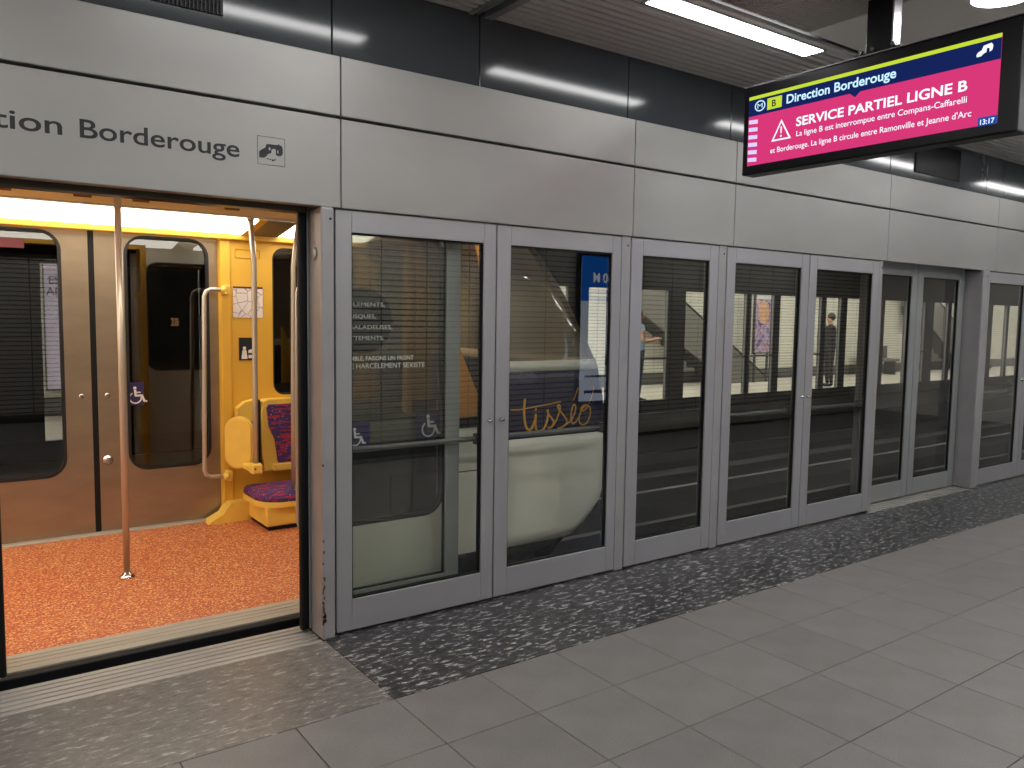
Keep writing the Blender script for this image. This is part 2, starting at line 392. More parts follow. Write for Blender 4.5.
# ------------------------------------------------------------------ track trench
tf = MB().box(X0, XE, 0.24, OPPF, -1.25, -1.1).build('floor_track', ballast, kind='structure', label='dark concrete track bed between the two platforms', at=(0, 3, -1.1)); tf['category'] = 'floor'
MB().box(X0, X1, 0.0, 0.24, -1.2, -0.35).build('platform_edge_wall', concrete, tf)
MB().box(X1, XE, 0.0, 0.24, -1.2, 3.2).build('track_side_wall', concrete, tf)
MB().box(X0, XE, OPPF-0.02, OPPF+0.1, -1.2, -0.06).build('platform_edge_wall', concrete, tf)
MB().box(X0, X1, -0.01, 0.235, -0.36, -0.03).build('platform_nosing', concrete, tf)
for y in (0.75, 2.0, 3.95, 5.2):
    MB().box(X0, XE, y-0.17, y+0.17, -1.1, -0.86, 0.01, 1).build('running_pad', concrete, tf)
for y in (0.42, 2.42, 3.55, 5.55):
    MB().box(X0, XE, y-0.04, y+0.04, -0.78, -0.62).box(X0, XE, y-0.045, y+0.045, -0.64, -0.615).build('guide_rail', rail_m, tf)
c_t = MB().box(X0, XE, 0.12, OPPF, 3.25, 3.4).build('ceiling_track', ceil_dark, kind='structure', label='dark soffit above the tracks'); c_t['category'] = 'ceiling'

# ------------------------------------------------------------------ front wall: fascia and dark upper panels
wf = MB().box(X0, X1, 0.055, 0.115, 2.06, 3.22).build('wall_front', darkvoid, kind='structure', label='metal fascia and dark glossy panels above the platform screen doors', at=(0, 0.1, 2.06)); wf['category'] = 'wall'
seams = [X0, -2.2, -0.325, 1.555, 3.42, 4.345, 6.235, 8.11, 9.97, 10.9, 12.78, X1]
fpan = {}
for a, b in zip(seams, seams[1:]):
    lo_ = MB().box(a+0.0025, b-0.0025, -0.010, 0.05, 2.04, 2.443, 0.004, 2).build('fascia_panel', fascia_m, wf); fpan[a] = lo_
    MB().box(a+0.0025, b-0.0025, -0.010, 0.05, 2.456, 2.722, 0.004, 2).build('fascia_panel', fascia_m, wf)
us = [X0, -1.0, 1.535, 2.345, 3.40, 4.335, 6.30, 7.95, 9.9, 11.8, X1]
for a, b in zip(us, us[1:]):
    p = MB().box(a+0.003, b-0.003, 0.042, 0.056, 2.724, 3.14, 0.002, 1).build('upper_panel', slate, wf, label='dark glossy slate-coloured panel')
    for ga, gb in ((0.26, 1.044), (6.67, 7.43)):
        if a < ga and gb < b:
            g = MB().box(ga, gb, 0.036, 0.043, 2.80, 3.06)
            g.build('vent_grille', black, p, label='black ventilation grille')
            g = MB()
            n = int((gb-ga)/0.016)
            for k in range(n): g.box(ga+k*0.016+0.004, ga+k*0.016+0.010, 0.030, 0.037, 2.80, 3.06)
            g.build('grille_bars', blackgloss, p, kind='stuff')
            g = MB()
            for sx in (ga-0.25, gb+0.06):
                if a+0.02 < sx < b-0.02: g.lathe([(0.007, 0.036), (0.007, 0.042)], (sx, 0, 2.745), 'y', 10)
            g.build('screw', black, p)
# writing on the fascia over the open door
fp = fpan[-0.325]
text('Direction ', 'direction_lettering', black_print, fp, (0.470-0.590, -0.0112, 2.213), '-y', cap=0.073, width=0.545, bold=0.012, label='black lettering reading Direction')
text('Borderouge', 'station_lettering', black_print, fp, (0.484, -0.0112, 2.213), '-y', cap=0.073, width=0.607, bold=0.012, label='black lettering reading Borderouge')
icon = [(1.1757, 2.2485), (1.1829, 2.2564), (1.2022, 2.2683), (1.2072, 2.2829), (1.2192, 2.2857), (1.241, 2.2851), (1.2569, 2.286), (1.2606, 2.2905), (1.2642, 2.287), (1.2752, 2.2838), (1.28, 2.2714), (1.2798, 2.2502), (1.2724, 2.2398), (1.2576, 2.2391), (1.2491, 2.2427), (1.2493, 2.2651), (1.2409, 2.2687), (1.2299, 2.2637), (1.2285, 2.2483), (1.2139, 2.2418), (1.2066, 2.2315), (1.1969, 2.2245), (1.1754, 2.2241)]
b = MB().prism(icon, 'xz', -0.0114, -0.0102)
for u, v, r_ in ((1.213, 2.222, 0.004), (1.224, 2.2205, 0.004), (1.236, 2.218, 0.006), (1.245, 2.221, 0.004)): b.prism(ellipse(u, v, r_, r_*0.7, 10), 'xz', -0.0114, -0.0102)
b.ringprism([(1.168, 2.195), (1.290, 2.195), (1.290, 2.316), (1.168, 2.316)], [(1.1695, 2.1965), (1.2885, 2.1965), (1.2885, 2.3145), (1.1695, 2.3145)], 'xz', -0.0112, -0.0102)
b.build('platform_pictogram', black_print, fp, label='black pictogram in a thin square outline')
MB().prism(ellipse(1.221, 2.2655, 0.004, 0.007, 12), 'xz', -0.0118, -0.0113).prism(ellipse(1.2575, 2.2565, 0.003, 0.007, 12), 'xz', -0.0118, -0.0113).build('pictogram_cutout', fascia_m, fp)

# ------------------------------------------------------------------ posts between the glazed doors
posts = [(1.450, 1.515, -0.025, 0.125, 'grey painted post with chipped edge beside the open train door'),
         (3.345, 3.418, 0.004, 0.06, 'narrow metal post between the lettered pane and the single glazed door'),
         (4.218, 4.294, 0.004, 0.06, 'narrow metal post right of the single glazed door'),
         (6.152, 6.20, 0.002, 0.12, 'slim post at the near edge of the closed sliding doors'),
         (7.862, 7.985, -0.025, 0.20, 'grey painted post right of the closed sliding doors'),
         (9.76, 9.83, 0.004, 0.06, 'metal post at the right, past the picture edge'),
         (-0.72, -0.62, -0.025, 0.125, 'grey painted post at the far left of the open door')]
for k, (a, b_, y0, y1, lab) in enumerate(posts):
    o = MB().box(a, b_, y0, y1, 0.0, 2.04, 0.012 if y0 < 0 else 0.003, 3).build('trim_%d' % (k+1), postm, label=lab, kind='structure', at=((a+b_)/2, (y0+y1)/2, 0)); o['category'] = 'post'
    MB().lathe([(0.006, -0.002), (0.006, 0.001)], ((a+b_)/2+0.012, y0, 1.985), 'y', 10).build('screw', black, o)
    if k == 0:
        MB().lathe([(0.030, 0.001), (0.030, -0.004), (0.024, -0.007), (0.008, -0.007)], (1.450, 0.05, 1.83), 'x', 20).build('lock_disc', alu_d, o, label='round lock plate on the side of the post')
        b = MB()
        rr = random.Random(4)
        for q in range(34):
            z = 0.08+abs(rr.gauss(0, 0.22)); x = 1.4535+rr.uniform(-0.003, 0.006)
            b.prism(ellipse(x, z, rr.uniform(0.002, 0.005), rr.uniform(0.003, 0.010), 7), 'xz', -0.0256, -0.022)
        for q in range(8): 
            b.prism(ellipse(1.456+rr.uniform(-0.004, 0.006), 0.115+rr.uniform(-0.02, 0.02), rr.uniform(0.003, 0.007), rr.uniform(0.004, 0.012), 7), 'xz', -0.0256, -0.022)
        b.build('chipped_paint', plain('chipped_primer', (96, 66, 44), 0.8), o, label='brown chips in the paint')

# ------------------------------------------------------------------ glazed doors of the screen wall
doors = 0
GZ0, GZ1, DZ1 = 0.165, 1.933, 2.034
def glazed_door(x0, x1, g0, g1, y, label, knob=None, bar=True, mat=alu, pm=pane_m, top=DZ1, gz0=GZ0, gz1=GZ1, d=0.05):
    global doors; doors += 1
    e = empty('door_%d' % doors, ((x0+x1)/2, y+d/2, 0.0), label, 'door', kind='structure')
    z0 = 0.012
    MB().box(x0, g0, y, y+d, z0, top, 0.003, 1).build('stile', mat, e)
    MB().box(g1, x1, y, y+d, z0, top, 0.003, 1).build('stile', mat, e)
    MB().box(g0, g1, y+0.0005, y+d, gz1, top, 0.002, 1).build('top_rail', mat, e)
    MB().box(g0, g1, y+0.0005, y+d, z0, gz0, 0.002, 1).build('bottom_rail', mat, e)
    MB().ringprism([(g0, gz0), (g1, gz0), (g1, gz1), (g0, gz1)], [(g0+0.007, gz0+0.007), (g1-0.007, gz0+0.007), (g1-0.007, gz1-0.007), (g0+0.007, gz1-0.007)], 'xz', y+0.010, y+d-0.010).build('glazing_bead', black, e)
    MB().box(g0+0.007, g1-0.007, y+0.018, y+0.026, gz0+0.007, gz1-0.007).build('glass_pane', pm, e)
    if knob is not None:
        MB().lathe([(0.013, 0.0), (0.013, -0.006), (0.009, -0.010), (0.009, -0.022), (0.004, -0.024)], (knob, y, 0.995), 'y', 16).build('knob', chrome, e, label='small chrome lock knob')
    if bar:
        b_ = MB().box(g0-0.03, g1+0.03, y+d+0.035, y+d+0.060, 0.872, 0.898, 0.008, 2)
        b_.box(g0-0.05, g0-0.01, y+d, y+d+0.06, 0.855, 0.915, 0.004, 1).box(g1+0.01, g1+0.05, y+d, y+d+0.06, 0.855, 0.915, 0.004, 1)
        b_.build('panic_bar', bar_m, e, label='panic bar on the track side')
    return e
glazed_door(1.530, 2.437, 1.612, 2.360, 0, 'glazed screen door right of the chipped post, open sliding leaf behind it', 2.405)
glazed_door(2.445, 3.340, 2.534, 3.270, 0, 'glazed screen door through which orange script on the train nose shows', 2.483)
glazed_door(3.424, 4.212, 3.520, 4.130, 0, 'narrower single glazed screen door between two posts', None, bar=False)
glazed_door(4.300, 5.213, 4.388, 5.125, 0, 'left leaf of the middle pair of glazed screen doors', 5.178)
glazed_door(5.220, 6.150, 5.312, 6.060, 0, 'right leaf of the middle pair of glazed screen doors, next to sliding doors', 5.256)
LY = 0.132
glazed_door(6.165, 6.996, 6.265, 6.908, LY, 'left closed sliding platform door in the recess', None, False, alu_d, leaf_pane, 2.06, 0.16, 1.95, 0.04)
glazed_door(7.004, 7.838, 7.097, 7.742, LY, 'right closed sliding platform door in the recess', None, False, alu_d, leaf_pane, 2.06, 0.16, 1.95, 0.04)
glazed_door(7.990, 8.868, 8.052, 8.785, 0, 'glazed screen door at the right edge beyond the recess post', 8.84)
glazed_door(8.876, 9.755, 8.965, 9.670, 0, 'glazed screen door cut by the right edge of the picture', 8.92)
for a in (9.84, 10.77, 11.70, 12.63):
    glazed_door(a, a+0.92, a+0.09, a+0.83, 0, 'glazed screen door beyond the right picture edge, %s from the post' % {9.84: 'first', 10.77: 'second', 11.70: 'third', 12.63: 'fourth'}[a], None, False)
# open sliding leaf, slid behind the first glazed door
leaf = glazed_door(1.446, 2.300, 1.530, 2.212, LY, 'open sliding platform door slid behind the first glazed door', None, False, alu_d, leaf_pane, 2.06, 0.155, 1.95, 0.035)
MB().box(1.404, 1.446, LY-0.002, LY+0.037, 0.006, 2.06, 0.012, 2).build('rubber_edge', black, leaf, label='black rubber closing edge')
lf = LY+0.0165
b = MB().prism(ellipse(1.735, 1.520, 0.165, 0.165, 40), 'xz', lf-0.0008, lf); b.build('round_sticker', dark_sticker, leaf, label='dark round sticker on the glass')
for t_, x_, z_, w_ in (('FLEMENTS,', 1.668, 1.592, 0.190), ('USQUES,', 1.668, 1.532, 0.140), ('BALADEUSES,', 1.668, 1.478, 0.232), ('TTEMENTS.', 1.668, 1.424, 0.185)):
    text(t_, 'sticker_lettering', grey_print, leaf, (x_, lf-0.002, z_), '-y', cap=0.021, width=w_)
text('EMBLE, FAISONS UN FRONT', 'sticker_lettering', white_print, leaf, (1.655, lf-0.002, 1.322), '-y', cap=0.022, width=0.368, bold=0.01)
text('LE HARCÈLEMENT SEXISTE', 'sticker_lettering', white_print, leaf, (1.655, lf-0.002, 1.281), '-y', cap=0.027, width=0.434)
b = MB().box(1.62, 1.775, lf-0.0008, lf, 0.885, 1.012).build('accessibility_sticker', purple_st, leaf, label='violet wheelchair sticker')
wheelchair(leaf, 1.658, lf-0.0012, 0.893, 0.095, white_print)

o = MB().box(-0.60, 1.444, 0.118, 0.20, 2.022, 2.058, 0.004, 1).build('trim_8', plain('lintel_metal', (82, 76, 68), 0.3, 0.5), label='dark metal lintel over the open platform door', kind='structure'); o['category'] = 'lintel'
# ------------------------------------------------------------------ ceiling of the platform
cl = MB().box(X0, X1, REAR, 0.042, CZ+0.10, CZ+0.22).build('ceiling', ceil_dark, kind='structure', label='suspended metal slat ceiling over the platform', at=(0, -2, CZ+0.1)); cl['category'] = 'ceiling'
def slats(x0, x1, y0, y1):
    b = MB(); k = 0; P_ = 0.060
    y = y1
    while y-P_*0.62 > y0:
        b.box(x0, x1, y-P_*0.62, y, CZ, CZ+0.02); y -= P_
    return b.build('ceiling_slats', ceil_m, cl, kind='stuff', label='narrow metal ceiling slats')
XS0, XS1, XG0, XG1 = X0, 2.27, 2.42, X1
slats(XS0, XS1, -0.585, 0.035); slats(XG0, XG1, -0.585, 0.035)
slats(XS0, XS1, -0.83, -0.745); slats(XG0, XG1, -0.83, -0.745)
slats(XS0, XS1, REAR, -1.55); slats(XG0, 3.86, REAR, -1.95); slats(4.62, XG1, REAR, -0.83)
MB().box(2.27, 2.30, REAR, 0.04, CZ-0.006, CZ+0.03).build('edge_profile', alu_d, cl); MB().box(2.37, 2.42, REAR, 0.04, CZ-0.006, CZ+0.03).build('edge_profile', alu_d, cl)
MB().box(2.322, 2.335, REAR, 0.04, CZ+0.004, CZ+0.03).build('edge_profile', alu_d, cl)
MB().box(3.872, 4.61, -1.95, -0.84, CZ, CZ+0.02, 0.004, 1).build('access_panel', ceil_w, cl, label='smooth pale ceiling panel')
MB().box(3.872, 4.61, REAR, -1.96, CZ, CZ+0.02, 0.004, 1).build('access_panel', ceil_w, cl)
for a, b_ in ((2.43, 3.405), (3.415, 3.86)):
    b = MB(); y0, y1 = -1.94, -0.84
    x = a
    while x < b_: b.box(x, x+0.009, y0, y1, CZ+0.002, CZ+0.012); x += 0.022
    y = y0
    while y < y1: b.box(a, b_, y, y+0.009, CZ+0.004, CZ+0.014); y += 0.022
    b.ringprism([(a, y0), (b_, y0), (b_, y1), (a, y1)], [(a+.012, y0+.012), (b_-.012, y0+.012), (b_-.012, y1-.012), (a+.012, y1-.012)], 'xy', CZ, CZ+0.016)
    b.build('mesh_panel', mesh_m, cl, kind='stuff', label='fine metal mesh ceiling panel')
MB().box(1.0, 2.26, -1.5, -0.84, CZ, CZ+0.02).build('access_panel', ceil_w, cl)
MB().box(X0, 0.99, -1.5, -0.84, CZ, CZ+0.02).build('access_panel', ceil_w, cl)
def linear_light(a, b_, y, lab, grp='linear ceiling luminaires', lm=None):
    e = empty('ceiling_light', ((a+b_)/2, y, CZ), lab, 'light', grp)
    MB().box(a, b_, y-0.062, y+0.062, CZ-0.004, CZ+0.012).build('diffuser', lm or light_m, e)
    MB().ringprism([(a-0.02, y-0.075), (b_+0.02, y-0.075), (b_+0.02, y+0.075), (a-0.02, y+0.075)], [(a, y-0.062), (b_, y-0.062), (b_, y+0.062), (a, y+0.062)], 'xy', CZ-0.002, CZ+0.03).build('housing', alu_d, e)
    return e
names = {0: 'first beyond the left picture edge', 1: 'in view left of the hanging display', 2: 'behind the hanging display', 3: 'third from the display along the wall', 4: 'fourth from the display along the wall', 5: 'fifth from the display along the wall', -1: 'second beyond the left picture edge', -2: 'third beyond the left picture edge'}
for k in range(-2, 5):
    a = 2.89+2.16*k
    linear_light(a, a+1.29, -0.665, 'long linear ceiling light near the front wall, ' + names[k])
for k in range(-3, 5):
    a, b_ = 2.89+2.16*k+1.312, 2.89+2.16*(k+1)-0.022
    a, b_ = max(a, X0), min(b_, X1)
    if a < 2.345 < b_: pieces = ((a, 2.27), (2.42, b_))
    else: pieces = ((a, b_),)
    for u, v in pieces:
        if v-u > 0.05: slats(u, v, -0.745, -0.585)
for k in range(-3, 5):  # unseen rear row of lamps, added to brighten the platform evenly
    a = 1.0+2.16*k if k > -3 else -4.9
    if a > 12: continue
    linear_light(a, a+1.29, -3.3, 'long linear fill light added in the rear row behind the viewpoint, number %s from the left' % ('one two three four five six seven eight'.split()[k+3]), 'added rear row of linear fill lights', light_rear_fill)
for k, lab in ((-2, 'second from the left, out of the picture'), (-1, 'third from the left, out of the picture'), (0, 'above the hanging display'), (1, 'next beyond the hanging display'), (2, 'second beyond the hanging display'), (3, 'third beyond the hanging display')):
    dx_ = 4.14+2.16*k; dy_ = -1.70
    e = empty('downlight', (dx_, dy_, CZ), 'round ceiling downlight, ' + lab, 'light', 'round ceiling downlights')
    MB().lathe([(0.135, 0.010), (0.135, -0.006), (0.10, -0.010), (0.05, -0.012)], (dx_, dy_, CZ), 'z', 32).build('lens', light_d, e)
    MB().ringprism(ellipse(dx_, dy_, 0.165, 0.165, 32), ellipse(dx_, dy_, 0.137, 0.137, 32), 'xy', CZ-0.008, CZ-0.001).build('trim_ring', ceil_w, e)

# ------------------------------------------------------------------ rear wall and end walls
wr = MB().box(X0, X1, REAR-0.1, REAR, 0, 3.2).build('wall_rear', wall_tile, kind='structure', label='white tiled wall behind the platform', at=(0, REAR, 0)); wr['category'] = 'wall'
o = MB().box(X0, X1, REAR, REAR+0.012, 0.0, 0.10).build('baseboard_rear', base_m, kind='structure', label='dark baseboard along the rear wall'); o['category'] = 'baseboard'
o = MB().box(X0-0.1, X0, REAR, OPPW, -1.2, 3.4).build('wall_left', ceil_w, kind='structure', label='plain end wall at the left end of the station'); o['category'] = 'wall'
o = MB().box(X1, X1+0.1, REAR, 0.0, 0, 3.2).build('wall_right', ceil_w, kind='structure', label='plain end wall at the right end of the platform'); o['category'] = 'wall'
# lit poster box on the rear wall (its mirror image shows in the glass)
PR = REAR+0.024
pb = empty('poster_box', (7.05, PR, 0.45), 'tall blue and white lit poster box on the rear wall', 'poster')
MB().box(6.50, 7.60, PR, PR+0.06, 0.45, 2.36, 0.01, 2).build('case', blackgloss, pb)
p_ = MB().box(6.54, 7.56, PR+0.06, PR+0.064, 0.50, 2.32).build('poster_sheet', emit('poster_white', (214, 224, 240), 1.6), pb)
MB().box(6.54, 7.56, PR+0.064, PR+0.066, 1.76, 2.32).build('blue_field', emit('poster_blue', (30, 110, 214), 1.5), p_)
text('500 M', 'poster_lettering', emit('poster_letter', (250, 250, 250), 1.6), p_, (7.13, PR+0.068, 2.0), '+y', cap=0.12, width=0.40, bold=0.03)
b = MB()
for z in (1.90, 1.82): b.box(6.70, 7.24, PR+0.066, PR+0.068, z, z+0.035)
b.build('small_print', MATS['poster_letter'], p_)
b = MB().prism([(6.95, 0.95), (7.06, 1.45), (7.18, 0.95), (7.15, 0.95), (7.06, 1.36), (6.98, 0.95)], 'xz', PR+0.066, PR+0.068)
b.box(6.9, 7.3, PR+0.066, PR+0.068, 1.05, 1.07).box(6.62, 7.2, PR+0.066, PR+0.068, 0.80, 0.83).box(6.62, 7.0, PR+0.066, PR+0.068, 0.60, 0.64)
b.build('print_lines', plain('poster_ink', (20, 50, 110), 0.5), p_)

for mx_ in (6.7, 7.3): MB().box(mx_, mx_+0.1, REAR+0.0005, PR, 1.9, 2.0).build('wall_mount', alu_d, pb)

# ------------------------------------------------------------------ hanging information display
DX = 3.69
ds = empty('information_display', (DX+0.05, -1.28, 2.35), 'wide hanging passenger information screen with pink message', 'display')
MB().box(DX, DX+0.10, -1.985, -0.578, 2.35, 2.825, 0.008, 2).build('housing', blackgloss, ds)
MB().box(DX-0.001, DX+0.10, -1.985, -0.578, 2.825, 2.829).build('top_edge', alu, ds, label='bright metal top edge')
SY0, SY1 = -0.615, -1.905
def scr_rect(name, mat, ya, yb, z0, z1, k, parent):
    return MB().box(DX-0.0012*k-0.0006, DX-0.0012*k+0.0004, min(ya, yb), max(ya, yb), z0, z1).build(name, mat, parent)
sc_ = MB().box(DX-0.002, DX+0.002, SY1, SY0, 2.398, 2.768).build('screen', emit('screen_pink', (222, 58, 124), 0.95), ds, label='lit screen with a pink message field')
PX = DX-0.002
def srect(name, mat, ya, yb, z0, z1, k=1):
    return MB().box(PX-0.001*k, PX-0.001*k+0.0009, min(ya, yb), max(ya, yb), z0, z1).build(name, mat, sc_)
s_navy = emit('screen_navy', (22, 36, 92), 1); s_lime = emit('screen_lime', (200, 222, 60), 1); s_white = emit('screen_white', (240, 246, 255), 1.15); s_ltb = emit('screen_header_text', (196, 232, 255), 1.15); s_blue = emit('screen_clock_blue', (28, 76, 160), 1); s_lil = emit('screen_lilac', (214, 206, 255), 1.1); s_blk = emit('screen_dark_text', (24, 34, 40), 1)
srect('header_band', s_navy, SY0, SY1, 2.662, 2.750)
MB().prism([(-1.215, 2.664), (-1.275, 2.664), (-1.245, 2.640)], 'yz', PX-0.001, PX-0.0001).build('header_notch', s_navy, sc_)
srect('lime_line', s_lime, SY0, SY1, 2.750, 2.768)
srect('line_badge', s_lime, -0.735, -0.826, 2.678, 2.738, 2)
text('B', 'badge_letter', s_blk, sc_, (PX-0.003, -0.766, 2.690), '-x', cap=0.036, bold=0.02)
b = MB().ringprism(ellipse(-0.688, 2.710, 0.034, 0.029, 28), ellipse(-0.688, 2.710, 0.028, 0.023, 28), 'yz', PX-0.0022, PX-0.0012); b.build('metro_roundel', s_ltb, sc_)
text('M', 'roundel_letter', s_ltb, sc_, (PX-0.0025, -0.672, 2.697), '-x', cap=0.027, width=0.033)
words('Direction Borderouge', 'header_lettering', s_ltb, sc_, (PX-0.002, -0.856, 2.688), cap=0.046, width=0.594, bold=0.022)
words('SERVICE PARTIEL LIGNE B', 'message_title', s_white, sc_, (PX-0.002, -0.920, 2.560), cap=0.046, width=0.856, bold=0.024)
words('La ligne B est interrompue entre Compans-Caffarelli', 'message_lettering', s_white, sc_, (PX-0.002, -0.924, 2.508), cap=0.029, width=0.853, bold=0.006)
words("et Borderouge. La ligne B circule entre Ramonville et Jeanne d'Arc", 'message_lettering', s_white, sc_, (PX-0.002, -0.766, 2.445), cap=0.029, width=1.033, bold=0.006)
srect('clock_field', s_blue, -1.828, SY1, 2.395, 2.432, 1)
text('13:17', 'clock_digits', s_white, sc_, (PX-0.0025, -1.838, 2.401), '-x', cap=0.022, width=0.058, bold=0.02)
b = MB()
b.ringprism([(-0.770, 2.505), (-0.892, 2.505), (-0.829, 2.612)], [(-0.783, 2.513), (-0.877, 2.513), (-0.829, 2.597)], 'yz', PX-0.002, PX-0.001)
b.prism([(-0.825, 2.575), (-0.834, 2.575), (-0.832, 2.540), (-0.827, 2.540)], 'yz', PX-0.002, PX-0.001).prism(ellipse(-0.8295, 2.526, 0.005, 0.006, 10), 'yz', PX-0.002, PX-0.001)
b.build('warning_triangle', s_white, sc_)
for k in range(6):
    z = 2.622-k*0.0405
    MB().prism([(SY0-0.004, z+0.022), (SY0-0.062, z+0.017), (SY0-0.062, z-0.004), (SY0-0.004, z+0.001)], 'yz', PX-0.002, PX-0.001).build('side_stripe', s_lil, sc_)
lo = [(0.0, 0.25), (0.1, 0.42), (0.32, 0.55), (0.42, 0.88), (0.9, 0.98), (1.0, 0.75), (0.96, 0.38), (0.80, 0.28), (0.78, 0.60), (0.62, 0.62), (0.60, 0.30), (0.42, 0.22), (0.3, 0.06), (0.02, 0.04)]
MB().prism([(-1.806-u*0.066, 2.688+v*0.050) for u, v in lo], 'yz', PX-0.002, PX-0.001).build('corner_logo', s_white, sc_)
br_ = MB().box(DX+0.02, DX+0.08, -1.405, -1.275, 2.829, CZ, 0.003, 1).build('hanger', blackgloss, ds, label='black ceiling hanger post')
MB().box(DX+0.018, DX+0.082, -1.412, -1.404, 2.829, CZ).build('hanger_plate', alu, ds)
for y in (-1.26, -1.32, -1.42):
    MB().lathe([(0.010, -0.012), (0.010, 0.012)], (DX+0.01, y, 2.850), 'x', 12).build('bolt', chrome, ds)
MB().box(DX, DX+0.10, -1.46, -1.23, 2.829, 2.836).build('base_plate', blackgloss, ds)

# ------------------------------------------------------------------ metro train
TN, TF = 0.36, 2.62      # near and far side
TX0 = X0+0.2
tr = empty('metro_train', (0, 1.48, 0), 'cream and navy metro train with yellow interior standing at the platform', 'train')
MB().box(TX0, 2.9, 0.60, 2.53, -0.03, 0.0).build('floor', orange_m, tr, label='orange speckled floor')
MB().box(TX0, 2.9, TN, 2.60, -0.30, -0.031).build('underframe', skirt_m, tr)
b = MB().box(0.10, 1.70, 0.40, 0.60, -0.03, 0.001, 0.002, 1)
b.build('door_threshold', threshold, tr, label='metal door threshold')
b = MB()
for k in range(3): b.box(0.10, 1.70, 0.455+k*0.045, 0.460+k*0.045, 0.001, 0.003)
b.build('threshold_ribs', threshold, tr)
MB().box(0.10, 1.70, 0.345, 0.40, -0.10, -0.006, 0.006, 2).build('threshold_edge', black, tr, label='black rubber step edge')
MB().box(0.0, 1.76, 2.53, 2.60, -0.03, 0.012, 0.003, 1).build('far_threshold', threshold, tr)
# near side, left and right of the doorway
def side_window(parent, x0, x1, z0, z1, y0, y1, r, name='window', pm=None, rim=0.035):
    f = MB().ringprism(rrect(x0, x1, z0, z1, r), rrect(x0+rim, x1-rim, z0+rim, z1-rim, r*0.8), 'xz', y0-0.003, y1+0.003).build(name, seal, parent, label='black rounded window seal')
    MB().prism(rrect(x0+rim*0.8, x1-rim*0.8, z0+rim*0.8, z1-rim*0.8, r*0.8), 'xz', (y0+y1)/2-0.003, (y0+y1)/2+0.003).build('pane', pm or win_m, f)
    return f
def panel_with_hole(name, mat, parent, x0, x1, z0, z1, hx0, hx1, hz0, hz1, r, y0, y1, label=None):
    inner = rrect(hx0, hx1, hz0, hz1, r)
    outer = []
    for (u, v) in inner:      # outer loop follows the corner order of the inner one
        cu, cv = (hx0+hx1)/2, (hz0+hz1)/2
        outer.append((u, v))
    n = len(inner)//4; res = []
    corners = [(x1, z1), (x0, z1), (x0, z0), (x1, z0)]
    for c in range(4):
        for k in range(n): res.append(corners[c])
    # avoid duplicate coincident points by spreading them a little along the edges
    sp_ = []
    for c in range(4):
        cx_, cz_ = corners[c]
        for k in range(n):
            t = k/(n-1)
            if c == 0: p = (x1, hz1-r+(z1-hz1+r)*min(1, 2*t)) if t <= 0.5 else (x1-(x1-(hx1-r))*(2*t-1), z1)
            if c == 1: p = (hx0+r-(hx0+r-x0)*min(1, 2*t), z1) if t <= 0.5 else (x0, z1-(z1-(hz1-r))*(2*t-1))
            if c == 2: p = (x0, hz0+r-(hz0+r-z0)*min(1, 2*t)) if t <= 0.5 else (x0+(hx0+r-x0)*(2*t-1), z0)
            if c == 3: p = (hx1-r+(x1-hx1+r)*min(1, 2*t), z0) if t <= 0.5 else (x1, z0+(hz0+r-z0)*(2*t-1))
            sp_.append(p)
    return MB().ringprism(sp_, inner, 'xz', y0, y1).build(name, mat, parent, label=label)
MB().box(TX0, 0.10, TN, TN+0.06, -0.05, 2.30).build('side_panel', cream, tr)
panel_with_hole('side_panel', cream, tr, 1.60, 2.42, -0.05, 2.30, 1.68, 2.38, 0.98, 2.02, 0.10, TN+0.02, TN+0.06)
side_window(tr, 1.675, 2.385, 0.975, 2.025, TN+0.02, TN+0.06, 0.10, rim=0.02)
MB().box(1.60, 1.65, TN+0.05, TN+0.20, -0.03, 2.30).build('door_post', yellow, tr)
MB().box(0.08, 0.13, TN+0.05, TN+0.20, -0.03, 2.30).build('door_post', yellow, tr)
MB().box(0.10, 1.60, TN, TN+0.20, 2.13, 2.30).build('door_header', yellow, tr)
# open near door leaves outside the body
def near_leaf(x0, x1, sgn):
    d = panel_with_hole('door_leaf', cream_d, tr, x0, x1, 0.02, 2.10, x0+0.09, x1-0.075, 0.445, 1.98, 0.12, TN-0.055, TN-0.015, label='open train door leaf, cream outside')
    side_window(d, x0+0.085, x1-0.07, 0.44, 1.985, TN-0.055, TN-0.015, 0.12, rim=0.014)
    ex = x0 if sgn > 0 else x1
    MB().box(ex-0.022, ex+0.022, TN-0.058, TN-0.010, 0.02, 2.10, 0.01, 2).build('rubber_edge', black, d)
    return d
nl = near_leaf(1.53, 2.375, 1)
near_leaf(-0.66, 0.175, -1)
ny = TN-0.0385
MB().box(2.135, 2.280, ny-0.001, ny, 0.865, 1.022).build('accessibility_sticker', purple_st, nl, label='violet wheelchair sticker')
wheelchair(nl, 2.165, ny-0.0015, 0.878, 0.128, white_print)
MB().box(2.12, 2.27, ny+0.01, ny+0.012, 1.03, 1.085).build('red_notice', red_st, nl)
MB().box(1.66, 2.28, ny+0.02, ny+0.03, 0.46, 0.86).build('lower_glass_backing', plain('dark_grey_lower_pane', (60, 66, 64), 0.4), nl, label='dark grey lower panel of the door window')
b = MB().ringprism([(1.99, 0.46), (2.30, 0.46), (2.30, 0.68), (1.99, 0.68)], [(2.0, 0.47), (2.29, 0.47), (2.29, 0.67), (2.0, 0.67)], 'xz', ny+0.012, ny+0.02); b.build('lower_rim', seal, nl)
